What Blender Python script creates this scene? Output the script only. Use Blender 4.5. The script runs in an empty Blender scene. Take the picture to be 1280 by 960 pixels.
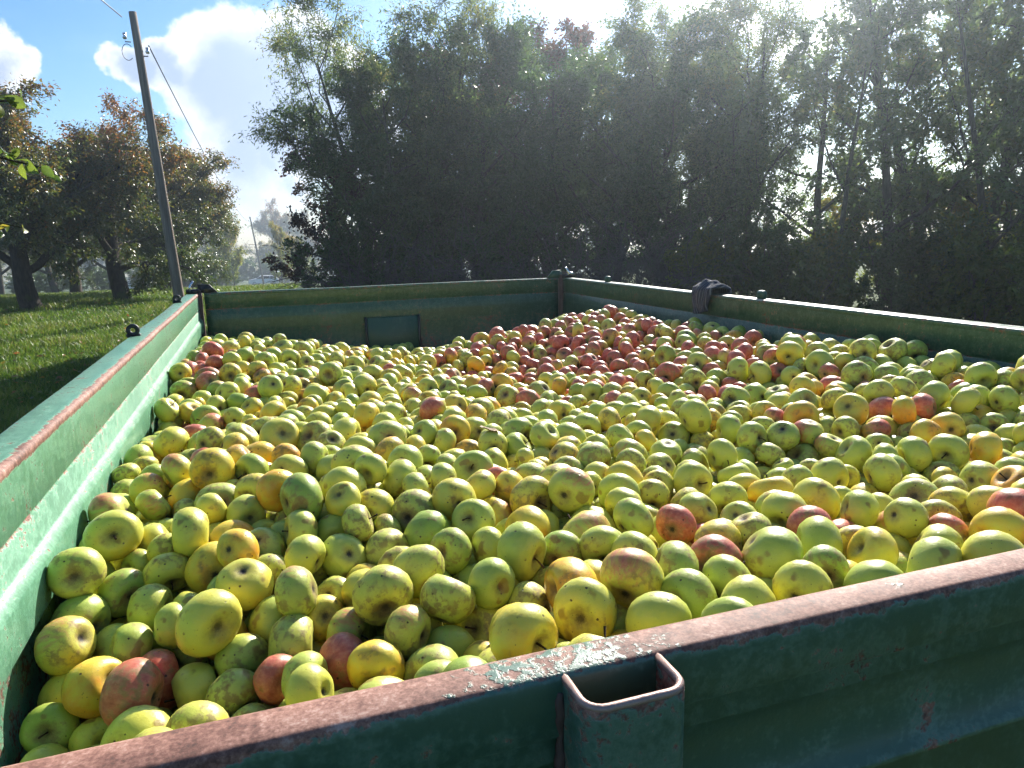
import bpy, math, random
import numpy as np
from mathutils import Vector, Matrix, Euler

R = math.radians
scene = bpy.context.scene
COL = scene.collection
rng = np.random.default_rng(7)
random.seed(7)

# ------------------------------------------------------------------ camera
CAMZ = 1.95                       # camera height over the grass
TOP = 1.69                        # height of the trailer's rim
cam_data = bpy.data.cameras.new('camera')
cam_data.sensor_width = 36.0
cam_data.lens = 36.0 * 921.0 / 1280.0
cam_data.clip_start = 0.02
cam_data.clip_end = 5000.0
cam = bpy.data.objects.new('camera', cam_data)
COL.objects.link(cam)
c_right = Vector((0.94549619, -0.32480941, -0.02314745))
c_fwd = Vector((0.31434579, 0.92896715, -0.1954655))
c_up = c_right.cross(c_fwd)
cm = Matrix((c_right, c_up, -c_fwd)).transposed().to_4x4()
cm.translation = Vector((0, 0, CAMZ))
cam.matrix_world = cm
scene.camera = cam

# ------------------------------------------------------------------ sun and sky
SUN_EL, SUN_AZ = R(29.5), R(38.5)           # azimuth measured from +Y towards +X
sun_dir = Vector((math.sin(SUN_AZ) * math.cos(SUN_EL), math.cos(SUN_AZ) * math.cos(SUN_EL), math.sin(SUN_EL)))
sl = bpy.data.lights.new('sun', 'SUN')
sl.energy = 5.0
sl.angle = R(0.55)
sl.color = (1.0, 0.945, 0.85)
sun = bpy.data.objects.new('sun', sl)
COL.objects.link(sun)
sun.location = (20, 25, 30)
sun.rotation_euler = (-sun_dir).to_track_quat('-Z', 'Y').to_euler()

scene.view_settings.view_transform = 'Standard'
scene.view_settings.look = 'None'
scene.view_settings.exposure = 1.30
scene.view_settings.gamma = 1.0
scene.view_settings.use_curve_mapping = False
scene.render.engine = 'CYCLES'
scene.cycles.use_denoising = True
scene.cycles.use_adaptive_sampling = True
scene.cycles.adaptive_threshold = 0.03
scene.cycles.max_bounces = 7
scene.cycles.diffuse_bounces = 4
scene.cycles.glossy_bounces = 2
scene.cycles.transmission_bounces = 4
scene.cycles.transparent_max_bounces = 6
scene.cycles.volume_bounces = 0
scene.cycles.caustics_reflective = False
scene.cycles.caustics_refractive = False
scene.cycles.sample_clamp_indirect = 6.0


class NT:
    """small helper to wire shader nodes"""
    def __init__(self, tree):
        self.t = tree
        tree.nodes.clear()

    def n(self, kind, **kw):
        node = self.t.nodes.new(kind)
        for k, v in kw.items():
            setattr(node, k, v)
        return node

    def put(self, sock, v):
        if v is None:
            return
        if hasattr(v, 'is_output') or isinstance(v, bpy.types.NodeSocket):
            self.t.links.new(v, sock)
        else:
            sock.default_value = v

    def math(self, op, a, b=None, c=None, clamp=False):
        m = self.n('ShaderNodeMath', operation=op)
        m.use_clamp = clamp
        self.put(m.inputs[0], a)
        self.put(m.inputs[1], b)
        self.put(m.inputs[2], c)
        return m.outputs[0]

    def vmath(self, op, a, b=None, out=0):
        m = self.n('ShaderNodeVectorMath', operation=op)
        self.put(m.inputs[0], a)
        self.put(m.inputs[1], b)
        return m.outputs[out]

    def scale(self, a, k):
        m = self.n('ShaderNodeVectorMath', operation='SCALE')
        self.put(m.inputs[0], a)
        self.put(m.inputs['Scale'], k)
        return m.outputs[0]

    def ss(self, v, lo, hi, a=0.0, b=1.0):
        m = self.n('ShaderNodeMapRange')
        m.interpolation_type = 'SMOOTHSTEP'
        self.put(m.inputs[0], v)
        for i, x in zip((1, 2, 3, 4), (lo, hi, a, b)):
            self.put(m.inputs[i], x)
        return m.outputs[0]

    def mix(self, f, a, b):
        m = self.n('ShaderNodeMix', data_type='RGBA')
        self.put(m.inputs[0], f)
        for s, v in ((m.inputs[6], a), (m.inputs[7], b)):
            if isinstance(v, (tuple, list)) and len(v) == 3:
                v = (*v, 1.0)
            self.put(s, v)
        return m.outputs[2]

    def noise(self, vec, scale, detail=3.0, rough=0.55, dist=0.0, out=0):
        m = self.n('ShaderNodeTexNoise')
        self.put(m.inputs['Vector'], vec)
        m.inputs['Scale'].default_value = scale
        m.inputs['Detail'].default_value = detail
        m.inputs['Roughness'].default_value = rough
        m.inputs['Distortion'].default_value = dist
        return m.outputs[out]

    def voro(self, vec, scale, feature='F1', out=0):
        m = self.n('ShaderNodeTexVoronoi', feature=feature)
        self.put(m.inputs['Vector'], vec)
        m.inputs['Scale'].default_value = scale
        return m.outputs[out]

    def ramp(self, f, stops):
        m = self.n('ShaderNodeValToRGB')
        self.put(m.inputs[0], f)
        e = m.color_ramp.elements
        while len(e) < len(stops):
            e.new(0.5)
        for el, (p, c) in zip(e, stops):
            el.position = p
            el.color = (*c, 1.0)
        return m.outputs[0]

    def attr(self, name, kind='GEOMETRY'):
        m = self.n('ShaderNodeAttribute', attribute_name=name, attribute_type=kind)
        return m

    def bump(self, height, strength=0.3, distance=0.01, normal=None):
        m = self.n('ShaderNodeBump')
        m.inputs['Strength'].default_value = strength
        m.inputs['Distance'].default_value = distance
        self.put(m.inputs['Height'], height)
        self.put(m.inputs['Normal'], normal)
        return m.outputs[0]

    def bsdf(self, color, rough=0.6, metal=0.0, spec=0.5, normal=None, **kw):
        m = self.n('ShaderNodeBsdfPrincipled')
        if isinstance(color, (tuple, list)) and len(color) == 3:
            color = (*color, 1.0)
        self.put(m.inputs['Base Color'], color)
        self.put(m.inputs['Roughness'], rough)
        self.put(m.inputs['Metallic'], metal)
        self.put(m.inputs['Specular IOR Level'], spec)
        self.put(m.inputs['Normal'], normal)
        for k, v in kw.items():
            self.put(m.inputs[k], v)
        return m.outputs[0]

    def out(self, sh, which=0):
        o = self.n('ShaderNodeOutputMaterial')
        self.t.links.new(sh, o.inputs[which])

    def pos(self):
        return self.n('ShaderNodeNewGeometry').outputs['Position']

    def obj(self):
        return self.n('ShaderNodeTexCoord').outputs['Object']


world = bpy.data.worlds.new('World')
scene.world = world
world.use_nodes = True
world.cycles.sampling_method = 'MANUAL'
world.cycles.sample_map_resolution = 256
w = NT(world.node_tree)
sky = w.n('ShaderNodeTexSky', sky_type='NISHITA')
sky.sun_disc = False
sky.sun_elevation = SUN_EL
sky.sun_rotation = SUN_AZ
sky.altitude = 200.0
sky.air_density = 1.0
sky.dust_density = 0.5
sky.ozone_density = 4.0
wdir = w.n('ShaderNodeTexCoord').outputs['Generated']


def world_dir(px, py):
    v = c_right * (px - 640.0) + c_up * (480.0 - py) + c_fwd * 921.0
    return v.normalized()


def clouds():
    # cumulus made of soft puffs spread over the whole sky; the big one hangs over the orchard
    puffs = []
    for x, y, r in [(300, 105, .092), (350, 95, .095), (402, 125, .085), (440, 160, .07), (268, 118, .075), (330, 165, .10), (300, 215, .07),
                    (166, 82, .034), (200, 66, .030), (212, 92, .034), (342, 212, .036), (358, 240, .036), (2, 92, .040), (-20, 120, .05),
                    (1010, -20, .10), (1100, -60, .10), (940, -40, .08), (900, -300, .16), (420, -250, .12), (-250, -60, .14)]:
        puffs.append((world_dir(x, y), r))
    g = random.Random(5)
    for k in range(6):
        az = g.uniform(R(80), R(330))
        el = g.uniform(R(8), R(55))
        c = Vector((math.sin(az) * math.cos(el), math.cos(az) * math.cos(el), math.sin(el)))
        for j in range(2):
            o = Vector((g.uniform(-1, 1), g.uniform(-1, 1), g.uniform(-.5, .5))) * .12
            puffs.append(((c + o).normalized(), g.uniform(.06, .15)))
    warp = w.noise(wdir, 7.0, 6.0, .6, out=1)
    warp = w.vmath('SUBTRACT', warp, (.5, .5, .5))
    p = w.vmath('ADD', wdir, w.scale(warp, .13))
    best = None
    for c, r in puffs:
        d = w.vmath('DISTANCE', p, tuple(c), out=1)
        v = w.math('MULTIPLY_ADD', d, -1.0 / r, 1.0)
        best = v if best is None else w.math('SMOOTH_MAX', best, v, .25)
    fine = w.noise(wdir, 24.0, 7.0, .62)
    dens = w.math('ADD', best, w.math('MULTIPLY', w.math('SUBTRACT', fine, .5), .55))
    cover = w.ss(dens, 0.0, .22)
    core = w.ss(w.math('ADD', best, w.math('MULTIPLY', w.math('SUBTRACT', w.noise(wdir, 9., 6., .6), .5), .9)), .06, .75)
    tone = w.mix(core, (7.6, 7.8, 8.2), (3.1, 3.9, 5.4))
    # thin cloud scatters forwards: it brightens towards the sun
    to_sun = w.vmath('DOT_PRODUCT', wdir, tuple(sun_dir), out=1)
    boost = w.math('MULTIPLY_ADD', w.math('POWER', w.math('MAXIMUM', to_sun, 0.0), 14.0), 4.0, 1.0)
    return cover, w.scale(tone, boost)


cover, tone = clouds()
thin = w.ss(w.noise(w.vmath('MULTIPLY', wdir, (2.0, 2.0, 6.0)), 1.6, 6.0, .6), .55, .85, 0.0, .18)
hs = w.n('ShaderNodeHueSaturation')
hs.inputs['Saturation'].default_value = 1.22
w.put(hs.inputs['Color'], sky.outputs[0])
skyc = w.mix(thin, hs.outputs[0], (7.0, 8.2, 9.8))
skyc = w.mix(cover, skyc, tone)
bg = w.n('ShaderNodeBackground')
bg.inputs['Strength'].default_value = 0.068
w.put(bg.inputs['Color'], skyc)
wo = w.n('ShaderNodeOutputWorld')
w.t.links.new(bg.outputs[0], wo.inputs[0])


# ------------------------------------------------------------------ mesh helpers
def mesh_np(name, V, polys, mat=None, smooth=False, attrs=None):
    """V (n,3); polys: list of int arrays (k,3) or (k,4); attrs: {name: (domain, array)}"""
    V = np.asarray(V, dtype=np.float32)
    polys = [np.asarray(p, dtype=np.int32) for p in polys if len(p)]
    loops = np.concatenate([p.ravel() for p in polys])
    sizes = np.concatenate([np.full(len(p), p.shape[1], np.int32) for p in polys])
    starts = np.concatenate([[0], np.cumsum(sizes)[:-1]]).astype(np.int32)
    me = bpy.data.meshes.new(name)
    me.vertices.add(len(V))
    me.vertices.foreach_set('co', V.ravel())
    me.loops.add(len(loops))
    me.loops.foreach_set('vertex_index', loops)
    me.polygons.add(len(sizes))
    me.polygons.foreach_set('loop_start', starts)
    me.polygons.foreach_set('loop_total', sizes)
    if smooth:
        me.polygons.foreach_set('use_smooth', np.ones(len(sizes), dtype=bool))
    for k, (dom, arr) in (attrs or {}).items():
        arr = np.asarray(arr, dtype=np.float32)
        if arr.ndim == 2:
            a = me.attributes.new(k, 'FLOAT_VECTOR', dom)
            a.data.foreach_set('vector', arr.ravel())
        else:
            a = me.attributes.new(k, 'FLOAT', dom)
            a.data.foreach_set('value', arr)
    me.update()
    me.validate(verbose=False)
    if mat:
        me.materials.append(mat)
    return me


class MB:
    """collects simple solids into ONE mesh"""
    def __init__(self):
        self.V, self.Q, self.T, self.n = [], [], [], 0

    def add(self, V, quads=(), tris=()):
        V = np.asarray(V, dtype=float).reshape(-1, 3)
        if len(quads):
            self.Q.append(np.asarray(quads) + self.n)
        if len(tris):
            self.T.append(np.asarray(tris) + self.n)
        self.V.append(V)
        self.n += len(V)
        return self

    def box(self, c, s, bev=0.0):
        cx, cy, cz = c
        hx, hy, hz = s[0] / 2, s[1] / 2, s[2] / 2
        if bev <= 0:
            V = [(cx + a * hx, cy + b * hy, cz + d * hz) for d in (-1, 1) for b in (-1, 1) for a in (-1, 1)]
            return self.add(V, [(0, 2, 3, 1), (4, 5, 7, 6), (0, 1, 5, 4), (1, 3, 7, 5), (3, 2, 6, 7), (2, 0, 4, 6)])
        b = min(bev, hx * .9, hy * .9, hz * .9)
        ring = [(-hx + b, -hy), (hx - b, -hy), (hx, -hy + b), (hx, hy - b), (hx - b, hy), (-hx + b, hy), (-hx, hy - b), (-hx, -hy + b)]
        ins = [(x * (hx - b) / hx, y * (hy - b) / hy) for x, y in ring]
        V = [(cx + x, cy + y, cz - hz) for x, y in ins] + [(cx + x, cy + y, cz - hz + b) for x, y in ring]
        V += [(cx + x, cy + y, cz + hz - b) for x, y in ring] + [(cx + x, cy + y, cz + hz) for x, y in ins]
        q = []
        for l in range(3):
            for i in range(8):
                j = (i + 1) % 8
                q.append((l * 8 + i, l * 8 + j, l * 8 + 8 + j, l * 8 + 8 + i))
        for o, rev in ((0, True), (24, False)):
            f = [(o, o + 1, o + 2, o + 3), (o, o + 3, o + 4, o + 7), (o + 4, o + 5, o + 6, o + 7)]
            q += [t[::-1] if rev else t for t in f]
        return self.add(V, q)

    def tube(self, pts, rad, sides=8, cap=True):
        pts = np.asarray(pts, dtype=float)
        n = len(pts)
        rad = np.broadcast_to(np.asarray(rad, dtype=float), (n,))
        tan = np.gradient(pts, axis=0)
        tan /= np.linalg.norm(tan, axis=1, keepdims=True) + 1e-9
        ref = np.array([0., 0, 1]) if abs(tan[0][2]) < .9 else np.array([1., 0, 0])
        u = np.cross(tan, ref)
        u /= np.linalg.norm(u, axis=1, keepdims=True) + 1e-9
        v = np.cross(tan, u)
        a = np.linspace(0, 2 * np.pi, sides, endpoint=False)
        V = pts[:, None] + rad[:, None, None] * (np.cos(a)[None, :, None] * u[:, None] + np.sin(a)[None, :, None] * v[:, None])
        q = []
        i0 = np.arange(sides)
        j0 = (i0 + 1) % sides
        for k in range(n - 1):
            q.append(np.stack([k * sides + i0, k * sides + j0, (k + 1) * sides + j0, (k + 1) * sides + i0], 1))
        V = V.reshape(-1, 3)
        t = []
        if cap:
            V = np.vstack([V, pts[0], pts[-1]])
            t = [(n * sides, j, i) for i, j in zip(i0, j0)] + [(n * sides + 1, (n - 1) * sides + i, (n - 1) * sides + j) for i, j in zip(i0, j0)]
        return self.add(V, np.concatenate(q), t)

    def prism(self, poly, p0, ax, ay, az, t):
        """convex outline poly (x,y) in the plane ax, ay at p0, thickness t along az"""
        p0, ax, ay, az = (np.asarray(k, dtype=float) for k in (p0, ax, ay, az))
        n = len(poly)
        a = [p0 + ax * x + ay * y for x, y in poly]
        V = a + [k + az * t for k in a]
        q = [(i, (i + 1) % n, n + (i + 1) % n, n + i) for i in range(n)]
        tr = [(0, i + 1, i) for i in range(1, n - 1)] + [(n, n + i, n + i + 1) for i in range(1, n - 1)]
        return self.add(V, q, tr)

    def mesh(self, name, mat, smooth=False):
        polys = []
        if self.Q:
            polys.append(np.concatenate(self.Q))
        if self.T:
            polys.append(np.concatenate(self.T))
        me = mesh_np(name, np.concatenate(self.V), polys, mat, smooth)
        return me


def obj(name, me, parent=None, loc=None, rot=None):
    o = bpy.data.objects.new(name, me)
    COL.objects.link(o)
    if loc is not None:
        o.location = loc
    if rot is not None:
        o.rotation_euler = rot
    if parent is not None:
        o.parent = parent
    return o


def empty(name, loc=(0, 0, 0), rot=(0, 0, 0)):
    o = bpy.data.objects.new(name, None)
    o.empty_display_size = .1
    COL.objects.link(o)
    o.location = loc
    o.rotation_euler = rot
    return o


def tag(o, label=None, cat=None, group=None, kind=None):
    if label:
        o['label'] = label
    if cat:
        o['category'] = cat
    if group:
        o['group'] = group
    if kind:
        o['kind'] = kind
    return o


def copy_tree(o, parent=None):
    c = o.copy()
    COL.objects.link(c)
    c.parent = parent
    for ch in list(o.children):
        copy_tree(ch, c)
    return c


def smoothnp(v, a, b):
    t = np.clip((v - a) / (b - a), 0, 1)
    return t * t * (3 - 2 * t)


# value noise for geometry
_perm = np.random.default_rng(3).random((64, 64, 64))


def vnoise(P):
    P = np.asarray(P, dtype=float)
    i = np.floor(P).astype(int)
    f = P - i
    f = f * f * (3 - 2 * f)
    r = 0
    for dx in (0, 1):
        for dy in (0, 1):
            for dz in (0, 1):
                wgt = np.abs(1 - dx - f[..., 0]) * np.abs(1 - dy - f[..., 1]) * np.abs(1 - dz - f[..., 2])
                r = r + wgt * _perm[(i[..., 0] + dx) % 64, (i[..., 1] + dy) % 64, (i[..., 2] + dz) % 64]
    return r * 2 - 1


# ------------------------------------------------------------------ materials
def new_mat(name):
    m = bpy.data.materials.new(name)
    m.use_nodes = True
    return m, NT(m.node_tree)


def paint_material(name, c1, c2, base_wear):
    m, t = new_mat(name)
    p = t.pos()
    wear = t.attr('wear').outputs['Fac']
    big = t.noise(p, 5.0, 4.0, .6)
    fine = t.noise(p, 38.0, 6.0, .68)
    grit = t.noise(p, 170.0, 3.0, .6)
    streak = t.noise(t.vmath('MULTIPLY', p, (60.0, 60.0, 9.0)), 1.0, 4.0, .6)
    s = t.math('ADD', t.math('MULTIPLY', big, .42), t.math('MULTIPLY', fine, .72))
    s = t.math('ADD', s, t.math('MULTIPLY', t.math('SUBTRACT', grit, .5), .60))
    s = t.math('ADD', s, t.math('MULTIPLY', t.math('SUBTRACT', streak, .5), .30))
    s = t.math('ADD', s, t.math('MULTIPLY', wear, .62))
    rust = t.ss(s, .84 - base_wear, .97 - base_wear)
    fade = t.ss(s, .62 - base_wear, .90 - base_wear)
    paint = t.mix(t.noise(p, 2.6, 5.0, .6), c1, c2)
    paint = t.mix(t.math('MULTIPLY', fade, .55), paint, tuple(min(1, k * 1.5 + .05) for k in c2))
    paint = t.mix(t.ss(streak, .55, .8, 0, .35), paint, tuple(k * .45 for k in c1))
    rc = t.ramp(t.math('ADD', t.math('ADD', t.math('MULTIPLY', t.noise(p, 70.0, 5.0, .7), .40), t.math('MULTIPLY', t.noise(p, 300.0, 3.0, .7), .35)), t.math('MULTIPLY', t.noise(p, 14.0, 3.0, .6), .25)), [(.36, (.040, .018, .014)), (.46, (.150, .062, .042)), (.54, (.27, .130, .092)), (.66, (.46, .31, .25))])
    col = t.mix(rust, paint, rc)
    ro = t.math('MULTIPLY_ADD', rust, .36, t.math('MULTIPLY_ADD', fine, .22, .26))
    h = t.math('ADD', t.math('MULTIPLY', rust, -.6), t.math('MULTIPLY', t.noise(p, 240., 3., .6), .25))
    nrm = t.bump(h, .5, .0016)
    nrm = t.bump(t.noise(p, 9., 2., .5), .25, .006, nrm)
    t.out(t.bsdf(col, ro, 0.0, .45, nrm))
    return m


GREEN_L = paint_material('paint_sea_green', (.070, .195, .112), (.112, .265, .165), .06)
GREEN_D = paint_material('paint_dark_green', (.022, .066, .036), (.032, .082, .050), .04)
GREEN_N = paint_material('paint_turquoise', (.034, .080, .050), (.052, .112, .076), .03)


def simple_mat(name, color, rough=.6, metal=0.0, var=.25, scale=20.0, bump=.2, spec=.5):
    m, t = new_mat(name)
    p = t.obj()
    n = t.noise(p, scale, 5.0, .6)
    dark = tuple(k * (1 - var) for k in color)
    lite = tuple(min(1, k * (1 + var)) for k in color)
    t.out(t.bsdf(t.mix(n, dark, lite), t.math('MULTIPLY_ADD', n, .2, rough - .1), metal, spec, t.bump(n, bump, .004)))
    return m


BLACK_STEEL = simple_mat('black_steel', (.025, .026, .028), .45, .3, .4, 60)
RUST_EDGE = simple_mat('worn_steel_edge', (.34, .22, .18), .45, .35, .35, 90)
ZINC = simple_mat('zinc_plated', (.62, .62, .62), .25, .9, .1, 50, .05)
BROWN_STEEL = simple_mat('rusted_post', (.085, .050, .042), .65, .2, .5, 40)
RUBBER = simple_mat('rubber', (.022, .022, .022), .8, 0, .2, 40)
WOODPOLE, t = new_mat('weathered_pole')
p = t.obj()
g = t.noise(t.vmath('MULTIPLY', p, (14., 14., .7)), 1.6, 5., .65)
t.out(t.bsdf(t.ramp(g, [(.3, (.115, .088, .070)), (.55, (.23, .182, .148)), (.8, (.35, .29, .245))]), .85, 0, .2, t.bump(g, .5, .02)))


def bark_material(name, a, b, moss=0.0):
    m, t = new_mat(name)
    p = t.pos()
    n = t.noise(t.vmath('MULTIPLY', p, (9., 9., 2.2)), 2.5, 6., .68)
    col = t.ramp(n, [(.3, a), (.7, b)])
    if moss:
        col = t.mix(t.ss(t.noise(p, 2.2, 4., .6), .50, .66, 0, moss), col, (.055, .085, .018))
    t.out(t.bsdf(col, .9, 0, .2, t.bump(n, .9, .03)))
    return m


BARK_ORCHARD = bark_material('bark_orchard', (.022, .017, .014), (.080, .062, .050), .75)
BARK_HEDGE = bark_material('bark_hedge', (.045, .038, .034), (.15, .13, .115), .2)
TWIG = bark_material('dry_twig', (.085, .068, .066), (.20, .165, .155))


def leaf_material(name, stops, transl=.48, rough=.33):
    m, t = new_mat(name)
    f = t.attr('tint').outputs['Fac']
    p = t.pos()
    f = t.math('ADD', f, t.math('MULTIPLY', t.math('SUBTRACT', t.noise(p, .9, 3., .6), .5), .45))
    col = t.ramp(f, stops)
    s1 = t.bsdf(col, rough, 0, .8)
    tr = t.n('ShaderNodeBsdfTranslucent')
    t.put(tr.inputs[0], t.mix(.5, col, t.mix(1.0, col, col)))
    gm = t.n('ShaderNodeMixShader')
    gm.inputs[0].default_value = transl
    t.t.links.new(s1, gm.inputs[1])
    t.t.links.new(tr.outputs[0], gm.inputs[2])
    t.out(gm.outputs[0])
    return m


LEAF_ORCHARD = leaf_material('leaf_orchard', [(.0, (.045, .080, .016)), (.40, (.085, .120, .022)), (.68, (.180, .150, .024)), (.86, (.31, .150, .026)), (1.0, (.26, .085, .024))])
LEAF_WILLOW = leaf_material('leaf_willow', [(.0, (.080, .140, .045)), (.5, (.140, .215, .065)), (.85, (.23, .26, .07)), (1.0, (.30, .25, .06))], .58)
LEAF_DARK = leaf_material('leaf_dark', [(.0, (.040, .090, .026)), (.5, (.075, .140, .036)), (.9, (.130, .190, .045)), (1.0, (.19, .20, .05))], .56)
LEAF_PURPLE = leaf_material('leaf_purple', [(.0, (.030, .030, .018)), (.35, (.050, .040, .022)), (.7, (.075, .026, .026)), (1.0, (.12, .035, .030))])
LEAF_RED = leaf_material('leaf_red', [(.0, (.035, .070, .020)), (.5, (.065, .085, .024)), (.78, (.130, .065, .034)), (1.0, (.17, .060, .045))])
LEAF_YELLOW = leaf_material('leaf_yellow', [(.0, (.10, .165, .025)), (.45, (.19, .235, .030)), (.8, (.32, .27, .035)), (1.0, (.38, .22, .035))], .60)

# ------------------------------------------------------------------ ground
_gs = np.array([-400., 0., 5., 10., 15., 20., 25., 30., 40., 60., 90., 123., 160., 220., 320., 900., 3000.])
_gz = np.array([0., 0., .05, .23, .44, .555, .46, .22, -.28, -1.33, -2.90, -4.60, -6.2, -8.6, -11., -14., -14.])


def ground_z(x, y):
    return np.interp(y, _gs, _gz) + 0.05 * vnoise(np.stack([np.asarray(x) * .12, np.asarray(y) * .12, np.zeros_like(np.asarray(y, dtype=float))], -1)) * smoothnp(np.asarray(y, dtype=float), 6, 12)


def gz(x, y):
    return float(ground_z(np.array([float(x)]), np.array([float(y)]))[0])


xs = np.unique(np.concatenate([np.linspace(-300, -60, 13), np.linspace(-60, 60, 121), np.linspace(60, 300, 13)]))
ys = np.unique(np.concatenate([np.linspace(-120, -10, 8), np.linspace(-10, 60, 141), np.linspace(60, 240, 60), np.linspace(240, 360, 12)]))
gx, gy = np.meshgrid(xs, ys)
GV = np.stack([gx.ravel(), gy.ravel(), ground_z(gx.ravel(), gy.ravel())], 1)
nx, ny = len(xs), len(ys)
ii = (np.arange(ny - 1)[:, None] * nx + np.arange(nx - 1)[None]).ravel()
MEADOW, t = new_mat('meadow_turf')
p = t.pos()
n1 = t.noise(p, .35, 5., .6)
n2 = t.noise(p, 7., 5., .7)
col = t.mix(n1, (.038, .070, .014), (.078, .108, .020))
col = t.mix(t.ss(n2, .45, .75, 0, .7), col, (.085, .080, .030))
t.out(t.bsdf(col, .9, 0, .15, t.bump(t.noise(p, 40., 4., .7), .8, .05)))
tag(obj('meadow', mesh_np('meadow', GV, [np.stack([ii, ii + 1, ii + nx + 1, ii + nx], 1)], MEADOW, True)), kind='structure')

# grass blades on the part of the meadow in view
GRASS, t = new_mat('grass_blades')
f = t.attr('tint').outputs['Fac']
col = t.ramp(f, [(0., (.060, .125, .015)), (.5, (.125, .205, .022)), (.85, (.20, .24, .035)), (1., (.28, .25, .08))])
tr = t.n('ShaderNodeBsdfTranslucent')
t.put(tr.inputs[0], col)
mx = t.n('ShaderNodeMixShader')
mx.inputs[0].default_value = .45
t.t.links.new(t.bsdf(col, .5, 0, .4), mx.inputs[1])
t.t.links.new(tr.outputs[0], mx.inputs[2])
t.out(mx.outputs[0])


def grass_blades(n):
    g = np.random.default_rng(11)
    y = 5.5 * (60.0 / 5.5) ** g.random(n)
    x = y * (-.36 + .42 * g.random(n)) - .4
    m = 75000                                  # the verge beside and behind the trailer
    x2 = np.where(g.random(m) < .72, g.uniform(-8.0, -.45, m), g.uniform(1.95, 6.5, m))
    y2 = g.uniform(-3.0, 7.0, m)
    x, y = np.concatenate([x, x2]), np.concatenate([y, y2])
    n += m
    keep = ~((x > -.45) & (x < 1.95) & (y < 5.0)) & (np.abs(x) + np.abs(y) > .5)
    x, y = x[keep], y[keep]
    n = len(x)
    z = ground_z(x, y)
    tuft = vnoise(np.stack([x * 1.3, y * 1.3, np.zeros(n)], -1))
    hgt = (.055 + .05 * g.random(n)) * (1 + .5 * tuft) * (1 + np.maximum(y, 0) / 60)
    wid = .0035 * (1 + np.maximum(y, 0) / 9.0) * (.7 + .6 * g.random(n))
    a = g.random(n) * 2 * np.pi
    b = g.random(n) * 2 * np.pi
    side = np.stack([np.cos(a), np.sin(a), np.zeros(n)], 1) * wid[:, None]
    lean = np.stack([np.cos(b), np.sin(b), np.zeros(n)], 1) * (hgt * (.2 + .7 * g.random(n)))[:, None]
    base = np.stack([x, y, z - .01], 1)
    mid = base + lean * .35 + np.array([0, 0, 1]) * (hgt * .6)[:, None]
    tip = base + lean + np.array([0, 0, 1]) * hgt[:, None]
    V = np.stack([base - side, base + side, mid + side * .7, mid - side * .7, tip], 1).reshape(-1, 3)
    o = np.arange(n) * 5
    q = np.stack([o, o + 1, o + 2, o + 3], 1)
    tr = np.stack([o + 3, o + 2, o + 4], 1)
    tint = np.clip(.45 + .28 * tuft + .25 * g.standard_normal(n), 0, 1)
    return mesh_np('grass', V, [q, tr], GRASS, False, {'tint': ('FACE', np.concatenate([tint, tint]))})


tag(obj('grass', grass_blades(170000)), 'short green meadow grass with uneven tufts around the trailer', 'grass', kind='stuff')

# ------------------------------------------------------------------ the trailer
XL, XR, YN, YF = -.314, 1.833, .405, 4.37         # inner faces of the box
BED = 1.14
trailer = empty('farm_trailer', (.76, 2.4, 0))
tag(trailer, 'old green farm trailer with rust-worn side boards holding the apple heap', 'trailer')
T0 = Vector((.76, 2.4, 0))


def tpart(name, me, parent=None):
    o = obj(name, me)
    o.parent = parent or trailer
    if parent is None:
        o.location = -T0
    return o


def sweep(profile, origin, along, inward, length, seg, mat, name, dent=.0015, wear_fn=None):
    """closed profile [(inward offset, z, wear)] swept along a straight run; small dents keep the sheet from being dead flat"""
    pr = np.array(profile, dtype=float)
    n = len(pr)
    s = np.linspace(0, length, seg + 1)
    o, al, iw = (np.array(k, dtype=float) for k in (origin, along, inward))
    V = o + s[:, None, None] * al + pr[None, :, 0, None] * iw + pr[None, :, 1, None] * np.array([0, 0, 1.])
    d = vnoise(V * np.array([5., 5., 7.])) * dent + vnoise(V * 19.0) * dent * .35
    V = V + d[..., None] * iw
    V[..., 2] += vnoise(V[..., :] * 2.3 + 9) * dent * .8
    wear = np.broadcast_to(pr[None, :, 2], V.shape[:2]).copy()
    if wear_fn is not None:
        wear = wear_fn(V, wear)
    q = []
    i0 = np.arange(n)
    j0 = (i0 + 1) % n
    for k in range(seg):
        q.append(np.stack([k * n + i0, k * n + j0, (k + 1) * n + j0, (k + 1) * n + i0], 1))
    V2 = V.reshape(-1, 3)
    c0, c1 = V[0].mean(0), V[-1].mean(0)
    m = len(V2)
    V2 = np.vstack([V2, c0, c1])
    tris = [(m, j, i) for i, j in zip(i0, j0)] + [(m + 1, seg * n + i, seg * n + j) for i, j in zip(i0, j0)]
    w_ = np.concatenate([wear.ravel(), [.3, .3]])
    if np.cross(al, np.array([0, 0, 1.])) @ iw < 0:
        q = [k[:, ::-1] for k in q]
        tris = [k[::-1] for k in tris]
    return mesh_np(name, V2, [np.concatenate(q), np.array(tris)], mat, False, {'wear': ('POINT', w_)})


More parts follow.
